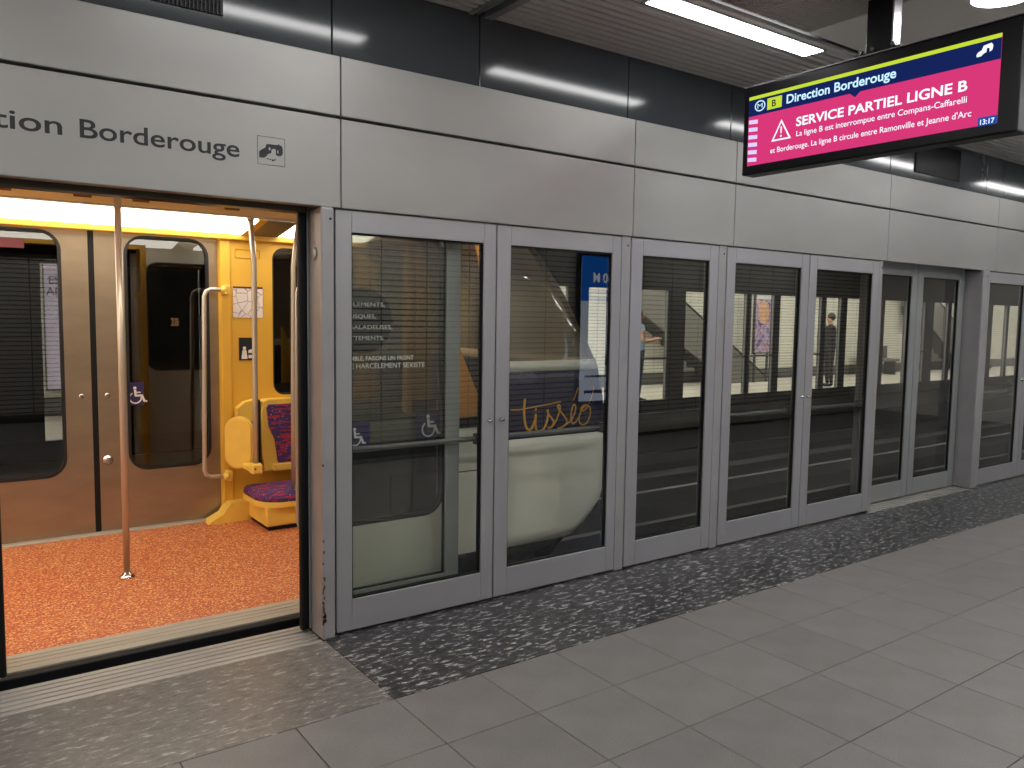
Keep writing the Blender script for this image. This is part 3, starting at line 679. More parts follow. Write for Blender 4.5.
# far side
def far_door(x0, x1, label):
    d = panel_with_hole('door_leaf', steel_door, tr, x0, x1, 0.012, 2.12, x0+0.19 if x0 > 0.5 else x0+0.07, x1-0.07 if x0 > 0.5 else x1-0.165, 0.425, 2.075, 0.13, 2.60, 2.64, label=label)
    a, b_ = (x0+0.185, x1-0.065) if x0 > 0.5 else (x0+0.065, x1-0.16)
    side_window(d, a, b_, 0.42, 2.08, 2.60, 2.64, 0.13, rim=0.02)
    return d
dl = far_door(0.045, 0.868, 'left leaf of the far stainless door')
dr = far_door(0.905, 1.725, 'right leaf of the far stainless door')
MB().box(0.866, 0.907, 2.597, 2.635, 0.012, 2.12, 0.008, 2).build('door_seam_rubber', black, tr, label='black rubber seam between the far door leaves')
for x in (0.805, 0.965):
    MB().lathe([(0.017, 0.0), (0.017, -0.004), (0.009, -0.003)], (x, 2.60, 0.965), 'y', 18).build('finger_pull', chrome, dl if x < 0.88 else dr)
MB().lathe([(0.036, 0.0), (0.034, -0.010), (0.018, -0.014), (0.016, -0.024)], (0.957, 2.60, 0.512), 'y', 20).box(0.945, 0.969, 2.568, 2.582, 0.486, 0.538, 0.003, 1).build('door_lock', chrome, dr, label='round chrome door lock')
MB().box(1.085, 1.202, 2.611, 2.613, 0.885, 1.050).build('accessibility_sticker', purple_st, dr, label='violet wheelchair sticker'); wheelchair(dr, 1.098, 2.610, 0.897, 0.125, white_print)
MB().box(0.18, 0.50, 2.611, 2.613, 1.95, 2.01).build('red_notice', red_st, dl)
b = MB().box(1.585, 1.70, 2.6105, 2.6115, 1.36, 1.52).build('dark_notice', black_print, dr)
# yellow lining of the far wall
panel_with_hole('wall_lining', yellow, tr, 1.725, 3.0, 0.0, 2.14, 2.115, 2.80, 0.92, 2.05, 0.09, 2.545, 2.62, label='yellow wall lining with a rounded window')
side_window(tr, 2.110, 2.805, 0.915, 2.055, 2.56, 2.60, 0.09, rim=0.02, pm=glass('train_far_window', (150, 140, 128)))
MB().prism([(1.585, 0.0), (1.60, 0.02), (1.69, 0.065), (1.745, 0.14), (3.0, 0.14), (3.0, 0.0)], 'xz', 2.42, 2.56).build('wall_skirting', yellow_seat, tr, label='yellow flared skirting')
MB().box(1.725, 1.80, 2.53, 2.55, 0.13, 2.14, 0.01, 2).build('door_surround', yellow, tr)
MB().box(TX0, 0.045, 2.545, 2.62, 0.0, 2.14).build('wall_lining', yellow, tr)
MB().box(TX0, 2.9, 2.495, 2.544, 2.085, 2.135, 0.008, 2).build('far_door_header', yellow, tr)
MB().ringprism(rrect(1.835, 2.02, 1.955, 2.02, 0.008, 2), rrect(1.838, 2.017, 1.958, 2.017, 0.006, 2), 'xz', 2.541, 2.546).build('etched_plate', plain('brown_line', (150, 104, 30), 0.6), tr)
MB().box(TX0, 2.68, 2.62, 2.66, -0.30, 0.0).build('far_outer_skin', cream, tr)
MB().box(TX0, 2.68, 2.62, 2.66, 2.14, 2.32).build('far_outer_skin', cream, tr)
# interior ceiling with luminous coves
MB().box(TX0, 2.9, 0.80, 2.10, 2.27, 2.33).build('interior_ceiling', plain('train_ceiling', (226, 208, 170), 0.5), tr)
MB().box(TX0, 2.9, TN+0.02, TF, 2.33, 2.42).build('roof', cream, tr)
ct = plain('cove_trim', (226, 196, 138), 0.4, 0.1)
gp = plain('grey_cove_panel', (120, 112, 100), 0.5)
def cove(a, b_, near=False):
    q = [(2.49, 2.125), (2.10, 2.19), (2.10, 2.20), (2.49, 2.14)]
    if near: q = [(2.96-y, z+0.03) for y, z in q]
    return MB().prism(q, 'yz', a, b_).build('cove_light', cove_m, tr, label='luminous ceiling cove strip')
cove(TX0, 1.87); cove(2.14, 2.85); cove(TX0, 1.9, True); cove(2.1, 2.85, True)
MB().prism([(2.49, 2.122), (2.10, 2.187), (2.10, 2.20), (2.49, 2.14)], 'yz', 1.87, 1.93).build('cove_end', yellow, tr)
MB().prism([(2.49, 2.122), (2.10, 2.187), (2.10, 2.20), (2.49, 2.14)], 'yz', 1.93, 2.14).build('cove_panel', gp, tr)
for yy in (2.06, 0.84):
    MB().box(TX0, 2.9, yy-0.02, yy+0.04, 2.200, 2.272, 0.004, 1).build('cove_trim_strip', ct, tr, label='tan trim strip beside the cove')
MB().box(TX0, 2.9, 2.034, 2.040, 2.198, 2.210).build('trim_reflection_strip', chrome, tr)  # chrome strip stands in for a bright reflection along the trim
bl_ = plain('brown_label', (120, 74, 26), 0.6)
for x in (0.30, 0.72, 1.05, 1.62): MB().box(x, x+0.10, 2.0385, 2.040, 2.24, 2.262).build('trim_label', bl_, tr)
MB().prism([(2.74, 0.75), (2.74, 2.10), (2.83, 2.10), (2.93, 1.80), (2.95, 0.75)], 'xz', 1.55, 1.62).build('cab_pillar', yellow, tr, label='yellow pillar at the front of the car')
MB().box(2.70, 2.95, 0.75, 2.5, 0.0, 0.85, 0.03, 2).build('front_console', plain('console_grey', (60, 58, 60), 0.5), tr)
# side end section (between door pocket and nose)
SX0, SX1 = 2.42, 2.68
MB().box(SX0, SX1, TN, TN+0.03, 0.16, 0.640, 0.003, 1).build('side_panel', cream, tr)
MB().box(SX0, SX1, TN, TN+0.03, 0.652, 0.905, 0.003, 1).build('side_panel', cream, tr)
MB().box(SX0, SX1, TN-0.004, TN+0.03, 0.905, 0.965).build('window_ledge', black, tr)
MB().box(SX0, SX1, TN+0.006, TN+0.012, 0.965, 2.12).build('end_side_window', end_win, tr, label='tinted side window at the end of the car')
MB().box(SX0-0.03, SX0+0.008, TN-0.003, TN+0.05, 0.0, 2.2, 0.004, 1).build('window_pillar', black, tr)
MB().prism([(2.77, 0.87), (2.77, 1.42), (2.96, 1.02), (2.97, 0.87)], 'xz', 0.95, 1.0).build('yellow_corner', yellow, tr, label='yellow corner lining behind the side window')
MB().tube([(2.86, 0.95, 2.10), (2.925, 0.95, 2.07), (2.97, 0.95, 1.94), (2.99, 0.95, 1.72), (2.995, 0.95, 1.50)], [0.014, 0.023, 0.025, 0.018, 0.007], 8).build('yellow_arch', yellow, tr)
MB().box(SX0, SX1, TN+0.01, TN+0.04, -0.05, 0.16).build('skirt_end', skirt_m, tr)
# nose: outline lofted over height
PROF = [(-0.30, 3.30), (0.0, 3.34), (0.10, 3.40), (0.15, 3.46), (0.25, 3.60), (0.35, 3.68), (0.5, 3.72), (0.65, 3.73), (0.81, 3.715), (1.0, 3.69), (1.22, 3.635), (1.285, 3.61), (1.45, 3.51), (1.6, 3.42), (1.75, 3.32), (1.98, 3.14), (2.12, 3.02), (2.25, 2.90), (2.36, 2.70)]
def xf(z):
    for (a, u), (b_, v) in zip(PROF, PROF[1:]):
        if a <= z <= b_: return u+(v-u)*(z-a)/(b_-a)
    return PROF[-1][1]
def ysid(z): return TN + (0.0 if z < 1.3 else 0.10*((z-1.3)/0.9)**2) + (0.05*((0.15-z)/0.2) if z < 0.15 else 0)
def outline(z, off=0.0):
    r = 0.25; f_ = xf(z); ya = ysid(z)+off; yb = 2.98-ysid(z)-off; f_ -= off
    pts = [(2.68, ya, z), (2.68+(f_-r-2.68)*0.5, ya, z)]
    for k in range(9):
        a = math.radians(-90+90*k/8); pts.append((f_-r+r*math.cos(a), ya+r+r*math.sin(a), z))
    for k in range(1, 5): pts.append((f_+0.03*math.sin(math.pi*k/5), ya+r+(yb-ya-2*r)*k/5, z))
    for k in range(9):
        a = math.radians(90*k/8); pts.append((f_-r+r*math.cos(a), yb-r+r*math.sin(a), z))
    pts += [(2.68+(f_-r-2.68)*0.5, yb, z), (2.68, yb, z)]
    return pts
def nose(name, z0, z1, n, mat, label, off=0.0, thick=None):
    b = MB(); b.quadstrip([outline(z0+(z1-z0)*k/n, off) for k in range(n+1)])
    o = b.build(name, mat, tr, label=label)
    if thick:
        m_ = o.modifiers.new('solid', 'SOLIDIFY'); m_.thickness = thick; m_.offset = -1
    return o
nose('nose_skirt', -0.30, 0.148, 6, skirt_m, 'dark skirt below the nose', 0.02, 0.02)
nose('nose_lower_body', 0.15, 0.81, 10, cream, 'cream lower nose', 0, 0.02)
nose('nose_navy_band', 0.81, 1.22, 6, navy, 'navy blue band around the nose', 0, 0.02)
nose('nose_cream_strip', 1.22, 1.285, 2, cream, 'cream strip below the windscreen', 0, 0.02)
nose('windscreen', 1.285, 2.12, 10, windscreen, 'large tinted wraparound windscreen with painted wall reflection', 0.003)
nose('nose_roof_edge', 2.12, 2.36, 5, cream, 'cream roof edge above the windscreen', 0, 0.02)
MB().box(2.4, 2.72, TN+0.1, 2.5, 2.34, 2.42).build('roof', cream, tr)
# orange script on the navy band
S = {'t': ([(2.909, 1.054), (2.905, 1.019), (2.904, 0.971), (2.912, 0.907), (2.927, 0.87), (2.953, 0.86), (2.977, 0.894), (2.991, 0.934), (2.994, 0.958)], 0.0085),
 'bar': ([(2.803, 0.991), (2.866, 0.989), (2.945, 0.997), (3.045, 1.007), (3.19, 1.023)], 0.004),
 'i': ([(2.994, 0.946), (2.992, 0.901), (2.998, 0.861), (3.018, 0.845), (3.054, 0.857), (3.078, 0.896), (3.09, 0.944), (3.085, 0.977)], 0.008),
 's1': ([(3.085, 0.977), (3.098, 0.943), (3.125, 0.917), (3.136, 0.892), (3.121, 0.868), (3.1, 0.862), (3.091, 0.869)], 0.0065),
 's2': ([(3.121, 0.868), (3.151, 0.899), (3.176, 0.947), (3.186, 0.988), (3.175, 1.001), (3.166, 0.995), (3.175, 0.976), (3.213, 0.937), (3.241, 0.902), (3.236, 0.877), (3.21, 0.862), (3.184, 0.854), (3.168, 0.858)], 0.006),
 'e': ([(3.236, 0.877), (3.273, 0.895), (3.304, 0.939), (3.314, 0.981), (3.303, 0.998), (3.287, 0.982), (3.277, 0.941), (3.281, 0.899), (3.295, 0.877), (3.327, 0.896), (3.353, 0.937)], 0.0055),
 'acute': ([(3.294, 1.025), (3.312, 1.064), (3.332, 1.105)], 0.0035),
 'o': ([(3.401, 0.989), (3.369, 0.969), (3.348, 0.928), (3.346, 0.887), (3.372, 0.864), (3.41, 0.874), (3.434, 0.915), (3.439, 0.957), (3.424, 0.983), (3.39, 0.992), (3.365, 0.978), (3.358, 0.957), (3.391, 0.96), (3.418, 0.984)], 0.005),
 'tail': ([(3.423, 0.996), (3.45, 1.05), (3.462, 1.108)], 0.003), 'dot': ([(2.991, 0.974), (2.995, 0.992)], 0.006)}
def smooth(pts, n=5):
    out = []
    P = [pts[0]]+pts+[pts[-1]]
    for i in range(1, len(P)-2):
        p0, p1, p2, p3 = P[i-1], P[i], P[i+1], P[i+2]
        for k in range(n):
            t = k/n
            out.append(tuple(0.5*((2*p1[d])+(-p0[d]+p2[d])*t+(2*p0[d]-5*p1[d]+4*p2[d]-p3[d])*t*t+(-p0[d]+3*p1[d]-3*p2[d]+p3[d])*t**3) for d in (0, 1)))
    out.append(pts[-1]); return out
b = MB()
for k, (pts, r_) in S.items(): b.tube([(x, TN+0.0005, z) for x, z in smooth(pts)], r_, 8)
for v in b.bm.verts: v.co.y = TN + (v.co.y-TN)*0.25 - 0.001
b.build('operator_script', orange_print, tr, label='orange handwritten operator script on the navy band')
text('208', 'window_lettering', plain('etched_lettering', (120, 96, 62), 0.6), dr, (1.395, 2.612, 1.45), '-y', cap=0.06, width=0.05)

# grab poles and rails
def pole(name, path, r, lab, grp=None, foot=None):
    e = empty(name, (path[0][0], path[0][1], path[0][2]), lab, 'pole', grp)
    MB().tube(path, r, 16).build('tube', steel, e)
    return e
e = pole('grab_pole', [(0.868, 1.489, 0.012), (0.868, 1.489, 1.2), (0.868, 1.489, 2.268)], 0.0185, 'straight steel grab pole standing in the train doorway')
MB().lathe([(0.045, 0.0), (0.045, 0.008), (0.028, 0.016), (0.020, 0.03)], (0.868, 1.489, 0.0), 'z', 24).build('floor_flange', chrome, e)
MB().lathe([(0.020, 2.235), (0.032, 2.255), (0.032, 2.27)], (0.868, 1.489, 0), 'z', 20).build('ceiling_flange', chrome, e)
e = pole('grab_pole', [(1.822, 2.08, 0.491), (1.824, 2.08, 1.0), (1.826, 2.08, 1.84), (1.824, 2.08, 1.93), (1.806, 2.08, 2.212)], 0.0185, 'bent steel grab pole rising from the fold-up seat side')
MB().lathe([(0.019, 0), (0.028, 0.02), (0.028, 0.035)], (1.806, 2.08, 2.18), 'z', 16).build('ceiling_flange', chrome, e)
e = pole('grab_pole', [(2.087, 2.05, 0.275), (2.09, 2.05, 1.0), (2.098, 2.05, 1.88), (2.108, 2.05, 1.98), (2.14, 2.05, 2.212)], 0.0185, 'bent steel grab pole standing in front of the patterned seat back')
MB().lathe([(0.019, 0), (0.028, 0.02), (0.028, 0.035)], (2.14, 2.05, 2.18), 'z', 16).build('ceiling_flange', chrome, e)
def rail(pts, lab, brk, rad=0.016):
    e = empty('grab_rail', pts[-1], lab, 'grab rail')
    MB().tube(pts, rad, 14).build('tube', steel, e)
    for c, ax, s_ in brk: MB().lathe([(0.018, 0), (0.030, s_*0.02), (0.034, s_*0.04)], c, ax, 16).build('bracket', yellow_seat, e)
rail([(1.735, 2.45, 1.715), (1.63, 2.45, 1.715), (1.60, 2.45, 1.700), (1.585, 2.45, 1.665), (1.575, 2.45, 1.0), (1.567, 2.45, 0.40), (1.58, 2.45, 0.365), (1.61, 2.45, 0.35), (1.735, 2.45, 0.345)], 'steel grab rail beside the far train door',
     [((1.70, 2.45, 1.715), 'x', 1), ((1.70, 2.45, 0.345), 'x', 1)])
for z in (1.715, 0.345): MB().box(1.725, 1.765, 2.42, 2.529, z-0.035, z+0.035, 0.008, 2).build('wall_bracket', yellow_seat, bpy.data.objects['grab_rail'])
rail([(1.599, 0.51, 1.70), (1.565, 0.51, 1.70), (1.545, 0.51, 1.685), (1.536, 0.51, 1.65), (1.532, 0.51, 1.0), (1.532, 0.51, 0.45), (1.542, 0.51, 0.41), (1.599, 0.51, 0.40)], 'thin steel grab rail at the near right door post', [((1.559, 0.51, 1.70), 'x', 1), ((1.559, 0.51, 0.40), 'x', 1)], 0.009)

# seat bench
se = empty('train_seat', (2.3, 2.3, 0.0), 'train seat with purple and red patterned fabric on a yellow shell', 'seat')
MB().box(1.895, 2.86, 2.035, 2.42, 0.0, 0.03).build('plinth', black, se)
MB().box(1.875, 2.86, 2.02, 2.42, 0.03, 0.175, 0.012, 2).build('base', yellow_seat, se)
def seat_outline(off):
    pts = [(2.86, 1.975+off), (2.09, 1.975+off)]
    for k in range(9):
        a = math.radians(270-90*k/8); pts.append((2.03+(0.20-off)*math.cos(a), 2.175+(0.20-off)*math.sin(a)))
    return pts + [(1.83+off, 2.41), (2.86, 2.41)]
MB().prism(seat_outline(0.0), 'xy', 0.170, 0.206).build('seat_rim', yellow_seat, se)
b = MB(); rows = []
for off, z in ((0.012, 0.206), (0.004, 0.228), (0.008, 0.254), (0.03, 0.268), (0.08, 0.274)): rows.append([(x, y, z) for x, y in seat_outline(off)])
b.quadstrip([r+[r[0]] for r in rows]); b.bm.faces.new([b.bm.verts.new(p) for p in rows[-1]])
b.build('cushion', fabric_m, se, label='patterned fabric cushion')
MB().prism([(2.0, 0.36), (1.985, 0.50), (1.98, 0.80), (1.995, 0.885), (2.03, 0.90), (2.86, 0.90), (2.86, 0.36)], 'xz', 2.42, 2.54).build('back_shell', yellow_seat, se)
MB().prism([(2.10, 0.42), (2.075, 0.60), (2.03, 0.70), (2.015, 0.84), (2.03, 0.865), (2.86, 0.865), (2.86, 0.42)], 'xz', 2.395, 2.425).build('back_cushion', fabric_m, se, label='patterned fabric back cushion')
MB().box(2.06, 2.86, 2.39, 2.50, 0.355, 0.415, 0.012, 2).build('back_rail', yellow_seat, se)
MB().prism([(1.815, 0.60), (1.815, 0.84), (1.87, 0.885), (1.955, 0.905), (1.962, 0.40), (1.95, 0.40)], 'xz', 2.46, 2.535).build('side_shell', yellow_seat, se)
MB().box(1.964, 1.976, 2.44, 2.53, 0.38, 0.90).build('shell_gap', black, se)
fs = empty('fold_up_seat', (1.83, 2.25, 0.32), 'folded-up yellow tip-up seat beside the patterned seat', 'seat')
def slab(name, mat, c, ux, w_, z0, z1, t, r, t0=0.0):
    """upright rounded slab: horizontal direction ux (unit, in plan), thickness t along its normal"""
    ux = Vector((ux[0], ux[1], 0)).normalized(); nn = Vector((-ux.y, ux.x, 0))
    pts = rrect(-w_/2, w_/2, z0, z1, r, 8)
    b = MB(); c = Vector((c[0], c[1], 0))
    A = [b.bm.verts.new(c+ux*u+nn*t0+Vector((0, 0, v))) for u, v in pts]; B = [b.bm.verts.new(c+ux*u+nn*(t0+t)+Vector((0, 0, v))) for u, v in pts]
    f1 = b.bm.faces.new(A); f2 = b.bm.faces.new(B[::-1]); fl_ = [f1, f2]
    for i in range(len(pts)): fl_.append(b.bm.faces.new((A[i], B[i], B[(i+1) % len(pts)], A[(i+1) % len(pts)])))
    bmesh.ops.recalc_face_normals(b.bm, faces=fl_)
    bmesh.ops.bevel(b.bm, geom=[e_ for e_ in b.bm.edges if e_ in f1.edges[:] or e_ in f2.edges[:]], offset=min(0.012, abs(t)*0.3), segments=2, affect='EDGES')
    return b.build(name, mat, fs)
slab('shell', yellow_seat, (1.765, 2.29), (0.62, -0.40), 0.20, 0.42, 0.80, 0.055, 0.095)
slab('pad', fabric_m, (1.790, 2.325), (0.62, -0.40), 0.21, 0.45, 0.78, 0.05, 0.09)
MB().box(1.785, 1.86, 2.04, 2.13, 0.415, 0.49, 0.012, 2).build('pole_socket', yellow_seat, fs)
MB().box(1.79, 1.855, 2.12, 2.44, 0.42, 0.465, 0.01, 2).build('hinge_arm', yellow_seat, fs)
MB().lathe([(0.006, 0), (0.006, -0.003)], (1.805, 2.04, 0.455), 'y', 10).build('screw', black, fs)

# map and notice on the yellow lining
def mapmat():
    m, nt, out = newmat('route_map_print'); b = N(nt, 'ShaderNodeBsdfPrincipled'); b.inputs['Roughness'].default_value = 0.4
    v = coords(nt, (14, 14, 14)); vo = N(nt, 'ShaderNodeTexVoronoi', Scale=1.0, feature='DISTANCE_TO_EDGE'); nt.links.new(v, vo.inputs['Vector'])
    nt.links.new(ramp(nt, vo.outputs['Distance'], [(0.0, lin((150, 130, 142))), (0.02, lin((190, 176, 182))), (0.04, lin((228, 220, 216)))]), b.inputs['Base Color'])
    nt.links.new(b.outputs[0], out.inputs[0]); return m
mp_ = empty('route_map', (1.925, 2.54, 1.51), 'square white route map on the yellow wall in the train', 'map')
MB().box(1.815, 2.038, 2.539, 2.5445, 1.515, 1.745).build('sheet', mapmat(), mp_); MB().box(1.815, 2.038, 2.538, 2.5395, 1.732, 1.746).build('red_header', red_st, mp_)
nt_ = empty('safety_notice', (1.91, 2.54, 1.19), 'small dark notice with white figures below the route map', 'sign')
MB().box(1.855, 1.965, 2.539, 2.5445, 1.195, 1.365).build('sheet', black_print, nt_)
MB().prism(ellipse(1.895, 1.285, 0.012, 0.014, 10), 'xz', 2.5375, 2.539).prism([(1.872, 1.205), (1.88, 1.27), (1.91, 1.27), (1.918, 1.205)], 'xz', 2.5375, 2.539).prism([(1.925, 1.21), (1.925, 1.27), (1.955, 1.28), (1.955, 1.21)], 'xz', 2.5375, 2.539).build('white_figures', white_print, nt_)
MB().box(1.925, 1.957, 2.5365, 2.5375, 1.235, 1.25).build('red_mark', red_st, nt_)

# ------------------------------------------------------------------ opposite platform
fo = MB().box(X0, XE, OPPF-0.05, OPPW, -0.3, 0.0).build('floor_opposite', opp_floor_m, kind='structure', label='pale floor of the opposite platform', at=(0, 8, 0)); fo['category'] = 'floor'
wo = MB().box(X0, XE, OPPW, OPPW+0.1, 0.0, 3.2).build('wall_opposite', wall_tile_o, kind='structure', label='white tiled wall of the opposite platform', at=(0, OPPW, 0)); wo['category'] = 'wall'
MB().box(X0, XE, OPPW-0.02, OPPW, 0.0, 0.28).build('plinth', base_m, wo)
co = MB().box(X0, XE, OPPF, OPPW, 3.1, 3.25).build('ceiling_opposite', ceil_w, kind='structure', label='pale ceiling of the opposite platform'); co['category'] = 'ceiling'
o = MB().box(XE, XE+0.1, 0.2, OPPW, -1.2, 3.4).build('wall_far_end', ceil_w, kind='structure', label='plain end wall at the far end of the tracks'); o['category'] = 'wall'
of = MB().box(X0, XE, OPPF, OPPF+0.10, 2.02, 3.2).box(X0, XE, OPPF, OPPF+0.08, 0.0, 0.21).build('wall_screen', opp_beam, kind='structure', label='dark platform screen wall across the tracks', at=(0, OPPF, 0)); of['category'] = 'wall'
gl_ = [(0.90, 1.40), (4.5, 5.2), (5.4, 6.1), (6.3, 7.0), (7.1, 7.8), (8.2, 9.0), (9.15, 9.955), (10.37, 11.10), (11.25, 11.995), (12.12, 12.785), (12.97, 13.6), (13.75, 14.3), (14.45, 14.965), (15.18, 15.9), (16.02, 16.48), (16.60, 17.5), (17.6, 18.3), (18.68, 19.35)]
x = 19.5
while x < XE-1.2: gl_.append((x, x+0.78)); gl_.append((x+0.9, x+1.68)); x += 2.1
prev = X0
for a, b_ in gl_ + [(XE, XE)]:
    if a-prev > 1.0 and a < 6:
        n_ = max(1, round((a-prev)/0.92)); st = (a-prev)/n_
        for q in range(n_): MB().box(prev+q*st+0.006, prev+(q+1)*st-0.006, OPPF+0.005, OPPF+0.05, 0.2, 2.03, 0.004, 1).build('added_blank_panel', opp_panel, of)  # solid panels added to darken the view through the far train windows
    else: MB().box(prev, a, OPPF+0.005, OPPF+0.08, 0.2, 2.03).build('post', opp_post, of)
    prev = b_
    if b_ > a:
        MB().box(a, b_, OPPF+0.03, OPPF+0.036, 0.2, 2.03).build('glass_pane', pane_m, of)
        MB().box(b_-0.035, b_-0.02, OPPF+0.0, OPPF+0.03, 0.21, 2.02).build('mullion_edge', alu_d, of)
for k in (6, 8, 9, 11, 16): MB().box(gl_[k][0], gl_[k][1], OPPF-0.03, OPPF-0.005, 0.885, 0.92).build('panic_bar', opp_beam, of)
for k in range(16):
    a = -3.0+3.0*k
    if a+1.6 > XE: break
    e = empty('opposite_light', (a+0.8, 7.4, 3.1), 'linear ceiling light over the opposite platform, number %s from its left end' % ('one two three four five six seven eight nine ten eleven twelve thirteen fourteen fifteen sixteen'.split()[k]), 'light', 'opposite platform luminaires')
    MB().box(a, a+1.6, 7.34, 7.46, 3.088, 3.1).build('diffuser', light_o, e)
# escalators along the opposite wall
def escalator(x0, lab):
    """upper end at x0, descends towards +x"""
    e = empty('escalator', (x0+4.6, 9.3, 0), lab, 'escalator')
    sl = 0.585
    def zt(x): return 2.90-sl*(x-x0)
    b = MB().prism([(x0, zt(x0)), (x0+4.95, 0.0), (x0+3.35, 0.0), (x0, zt(x0)-1.05)], 'xz', 9.28, 9.32); b.build('balustrade', esc_m, e)
    b = MB().prism([(x0, zt(x0)), (x0+4.95, 0.0), (x0+3.35, 0.0), (x0, zt(x0)-1.05)], 'xz', 9.82, 9.86); b.build('balustrade', esc_m, e)
    for yy in (9.30, 9.84): MB().tube([(x0, yy, zt(x0)+0.03), (x0+4.7, yy, 0.18), (x0+4.95, yy, 0.10), (x0+5.0, yy, 0.03)], 0.035, 8).build('handrail', black, e)
    for k in range(13): MB().box(x0+k*0.3, x0+(k+1)*0.3, 9.32, 9.82, zt(x0)-1.0-k*0.3*sl-0.10, zt(x0)-0.85-k*0.3*sl).build('step', rail_m, e)
    return e
escalator(12.44, 'escalator on the opposite platform descending to the right, seen through the single glazed door')
escalator(24.6, 'second escalator on the opposite platform, seen through the sliding doors')
# posters on the opposite wall
po = empty('wall_poster', (16.95, 9.9, 0.7), 'colourful purple and orange poster on the opposite wall', 'poster')
MB().box(16.58, 17.22, 9.26-0.06, 9.26, 0.72, 2.32).build('poster_frame', opp_post, po)
sh = MB().box(16.61, 17.19, 9.19, 9.20, 0.75, 2.29).build('sheet', swirl('poster_art', [(0.3, (50, 44, 96)), (0.42, (110, 90, 150)), (0.48, (176, 170, 196)), (0.54, (190, 140, 104)), (0.6, (120, 104, 160)), (0.68, (160, 66, 66)), (0.75, (210, 206, 220))], 4.5), po)
MB().box(16.62, 17.18, 9.188, 9.19, 2.08, 2.22).build('pale_title_strip', grey_print, sh)
MB().prism(ellipse(16.92, 1.75, 0.20, 0.28, 24), 'xz', 9.187, 9.189).build('orange_shape', plain('poster_orange', (196, 146, 104), 0.5, var=0.25, scale=9), sh)
for xx in (16.63, 17.13): MB().box(xx, xx+0.05, 9.205, 9.25, 0.0, 0.74).build('leg', opp_post, po)
p2 = empty('lilac_poster', (1.85, 9.9, 0.4), 'tall lilac poster with black capitals seen through the far train window', 'poster')
MB().box(1.32, 2.40, 9.83, 9.86, 0.40, 2.75).build('sheet', plain('lilac_paper', (206, 196, 224), 0.5), p2)
MB().box(1.30, 2.42, 9.855, 9.885, 0.38, 2.77).build('backing', opp_post, p2)
text('EST', 'poster_lettering', black_print, p2, (1.375, 9.828, 1.93), '-y', cap=0.115, bold=0.02)
text('AINS', 'poster_lettering', black_print, p2, (1.335, 9.828, 1.765), '-y', cap=0.115, bold=0.02)
bn = empty('platform_bench', (22.6, 9.3, 0), 'grey bench against the opposite wall', 'bench')
MB().box(21.9, 23.3, 9.1, 9.55, 0.40, 0.48, 0.02, 2).build('seat', base_m, bn); MB().box(21.9, 23.3, 9.5, 9.56, 0.48, 0.85, 0.02, 2).build('backrest', base_m, bn)
for xx in (22.0, 23.12): MB().box(xx, xx+0.07, 9.15, 9.5, 0, 0.40).build('leg', opp_post, bn)

# ------------------------------------------------------------------ people on the opposite platform
def person(loc, rot, joints, edges, mats, pick, label, hair):
    root = empty('person', loc, label, 'person')
    me = bpy.data.meshes.new('body_skeleton'); names = list(joints)
    me.from_pydata([joints[n][0] for n in names], [(names.index(a), names.index(b_)) for a, b_ in edges], [])
    tmp = bpy.data.objects.new('body_tmp', me); col.objects.link(tmp)
    tmp.modifiers.new('skin', 'SKIN'); sd = tmp.modifiers.new('sub', 'SUBSURF'); sd.levels = 2; sd.render_levels = 2
    for i, n in enumerate(names):
        r_ = joints[n][1]; r_ = r_ if isinstance(r_, tuple) else (r_, r_)
        me.skin_vertices[0].data[i].radius = r_; me.skin_vertices[0].data[i].use_root = (n == 'pelvis')
    bpy.context.view_layer.update()
    ev = bpy.data.meshes.new_from_object(tmp.evaluated_get(bpy.context.evaluated_depsgraph_get()))
    bpy.data.objects.remove(tmp)
    ev.materials.clear()
    for m_ in mats: ev.materials.append(m_)
    for p in ev.polygons: p.material_index = pick(p.center); p.use_smooth = True
    o = bpy.data.objects.new('body', ev); col.objects.link(o); o.parent = root
    hb = MB()
    bmesh.ops.create_icosphere(hb.bm, subdivisions=3, radius=1.0)
    hx, hz, sx, sz = hair
    for v in hb.bm.verts: v.co = Vector((hx+v.co.x*sx[0], v.co.y*sx[1], hz+v.co.z*sz))
    for f in hb.bm.faces: f.smooth = True
    h = hb.build('hair', hair_m, None); h.parent = root
    fb = MB()
    bmesh.ops.create_icosphere(fb.bm, subdivisions=1, radius=0.012); 
    for v in fb.bm.verts: v.co += Vector((0.098, 0.032, 1.60))
    g = len(fb.bm.verts)
    r2_ = bmesh.ops.create_icosphere(fb.bm, subdivisions=1, radius=0.012)
    for v in r2_['verts']: v.co += Vector((0.098, -0.032, 1.60))
    ey = fb.build('eyes', black_print, None); ey.parent = root
    root.rotation_euler = (0, 0, rot)
    return root
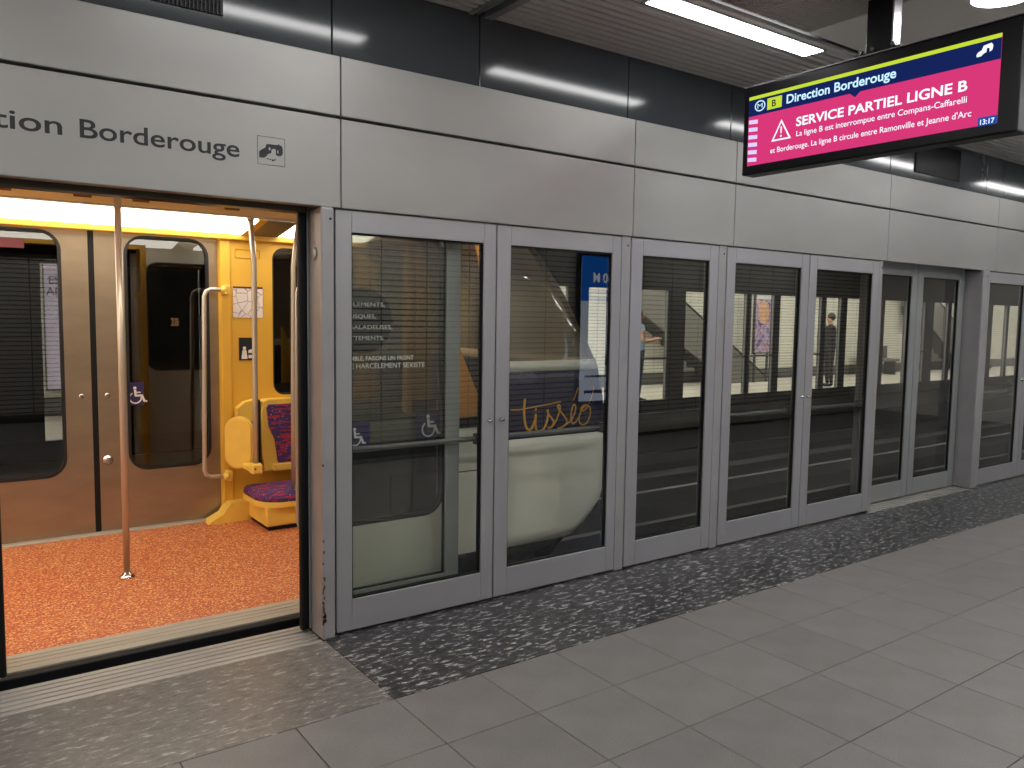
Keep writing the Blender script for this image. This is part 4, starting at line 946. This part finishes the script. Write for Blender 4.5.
def human(arm='phone'):
    J = {'pelvis': ((0, 0, 0.95), (0.15, 0.12)), 'waist': ((0, 0, 1.08), (0.13, 0.11)), 'chest': ((0, 0, 1.30), (0.16, 0.12)), 'neckbase': ((0, 0, 1.44), (0.07, 0.07)), 'neck': ((0.01, 0, 1.50), 0.05), 'chin': ((0.03, 0, 1.555), (0.065, 0.07)), 'head': ((0.02, 0, 1.62), (0.085, 0.095)), 'crown': ((0.01, 0, 1.69), (0.06, 0.06)), 'nose': ((0.105, 0, 1.585), 0.014)}
    E_ = [('pelvis', 'waist'), ('waist', 'chest'), ('chest', 'neckbase'), ('neckbase', 'neck'), ('neck', 'chin'), ('chin', 'head'), ('head', 'crown'), ('head', 'nose')]
    for s_, n in ((1, 'l'), (-1, 'r')):
        J['hip'+n] = ((0, 0.09*s_, 0.88), 0.095); J['knee'+n] = ((0.01, 0.10*s_, 0.48), 0.06); J['ank'+n] = ((-0.02, 0.10*s_, 0.09), 0.042); J['heel'+n] = ((-0.03, 0.10*s_, 0.045), 0.04); J['toe'+n] = ((0.16, 0.11*s_, 0.03), 0.03)
        E_ += [('pelvis', 'hip'+n), ('hip'+n, 'knee'+n), ('knee'+n, 'ank'+n), ('ank'+n, 'heel'+n), ('heel'+n, 'toe'+n)]
        J['sh'+n] = ((0, 0.17*s_, 1.40), 0.06); J['el'+n] = ((0.02, 0.23*s_, 1.12), 0.042)
        if arm == 'phone' or n == 'l':
            wr_ = (0.27, 0.14*s_, 1.16); hd = (0.34, 0.12*s_, 1.18)
            J['wr'+n] = (wr_, 0.028); J['hd'+n] = (hd, (0.032, 0.02))
            for q in range(4): J['f%d%s' % (q, n)] = ((0.42-0.012*abs(q-1), (0.12+0.02*(q-1.5))*s_, 1.185+0.004*q), 0.010); E_.append(('hd'+n, 'f%d%s' % (q, n)))
            J['th'+n] = ((0.37, 0.075*s_, 1.215), 0.011); E_.append(('wr'+n, 'th'+n))
        else:
            J['wr'+n] = ((0.06, 0.25*s_, 0.88), 0.028); J['hd'+n] = ((0.08, 0.25*s_, 0.80), (0.02, 0.034))
            for q in range(4): J['f%d%s' % (q, n)] = ((0.06+0.02*q, 0.245*s_, 0.71+0.008*abs(q-1)), 0.010); E_.append(('hd'+n, 'f%d%s' % (q, n)))
            J['th'+n] = ((0.13, 0.24*s_, 0.77), 0.011); E_.append(('wr'+n, 'th'+n))
        E_ += [('chest', 'sh'+n), ('sh'+n, 'el'+n), ('el'+n, 'wr'+n), ('wr'+n, 'hd'+n)]
    return J, E_
def dress(c):
    if c.z > 1.46: return 0
    if (abs(c.y) > 0.19 and c.z < 1.34) or c.x > 0.17 and c.z > 0.6: return 0
    if c.z > 0.98: return 1
    if c.z > 0.07: return 2
    return 3
def coat(c):
    if c.z > 1.48: return 0
    if c.x > 0.29 and c.z > 0.6: return 0
    if c.z > 0.80: return 1
    if c.z > 0.07: return 2
    return 3
J, E_ = human('phone')
p1 = person((10.71, 7.30, 0.0), math.radians(-25), J, E_, [skin, cloth_top, cloth_blue, black], dress, 'person in pale top and dark jeans looking at a phone across the tracks', (-0.01, 1.655, (0.092, 0.098), 0.095))
ph = MB().box(11.09, 11.145, 7.01, 7.15, 1.205, 1.218, 0.003, 1).build('phone', blackgloss, None, label='dark phone held by the person in pale top', at=(11.12, 7.08, 1.205)); ph['category'] = 'phone'
J, E_ = human('bag')
p2 = person((17.35, 7.60, 0.0), math.radians(150), J, E_, [skin, cloth_dark, cloth_dark, black], coat, 'person in dark clothes standing on the opposite platform', (-0.01, 1.66, (0.094, 0.10), 0.098))
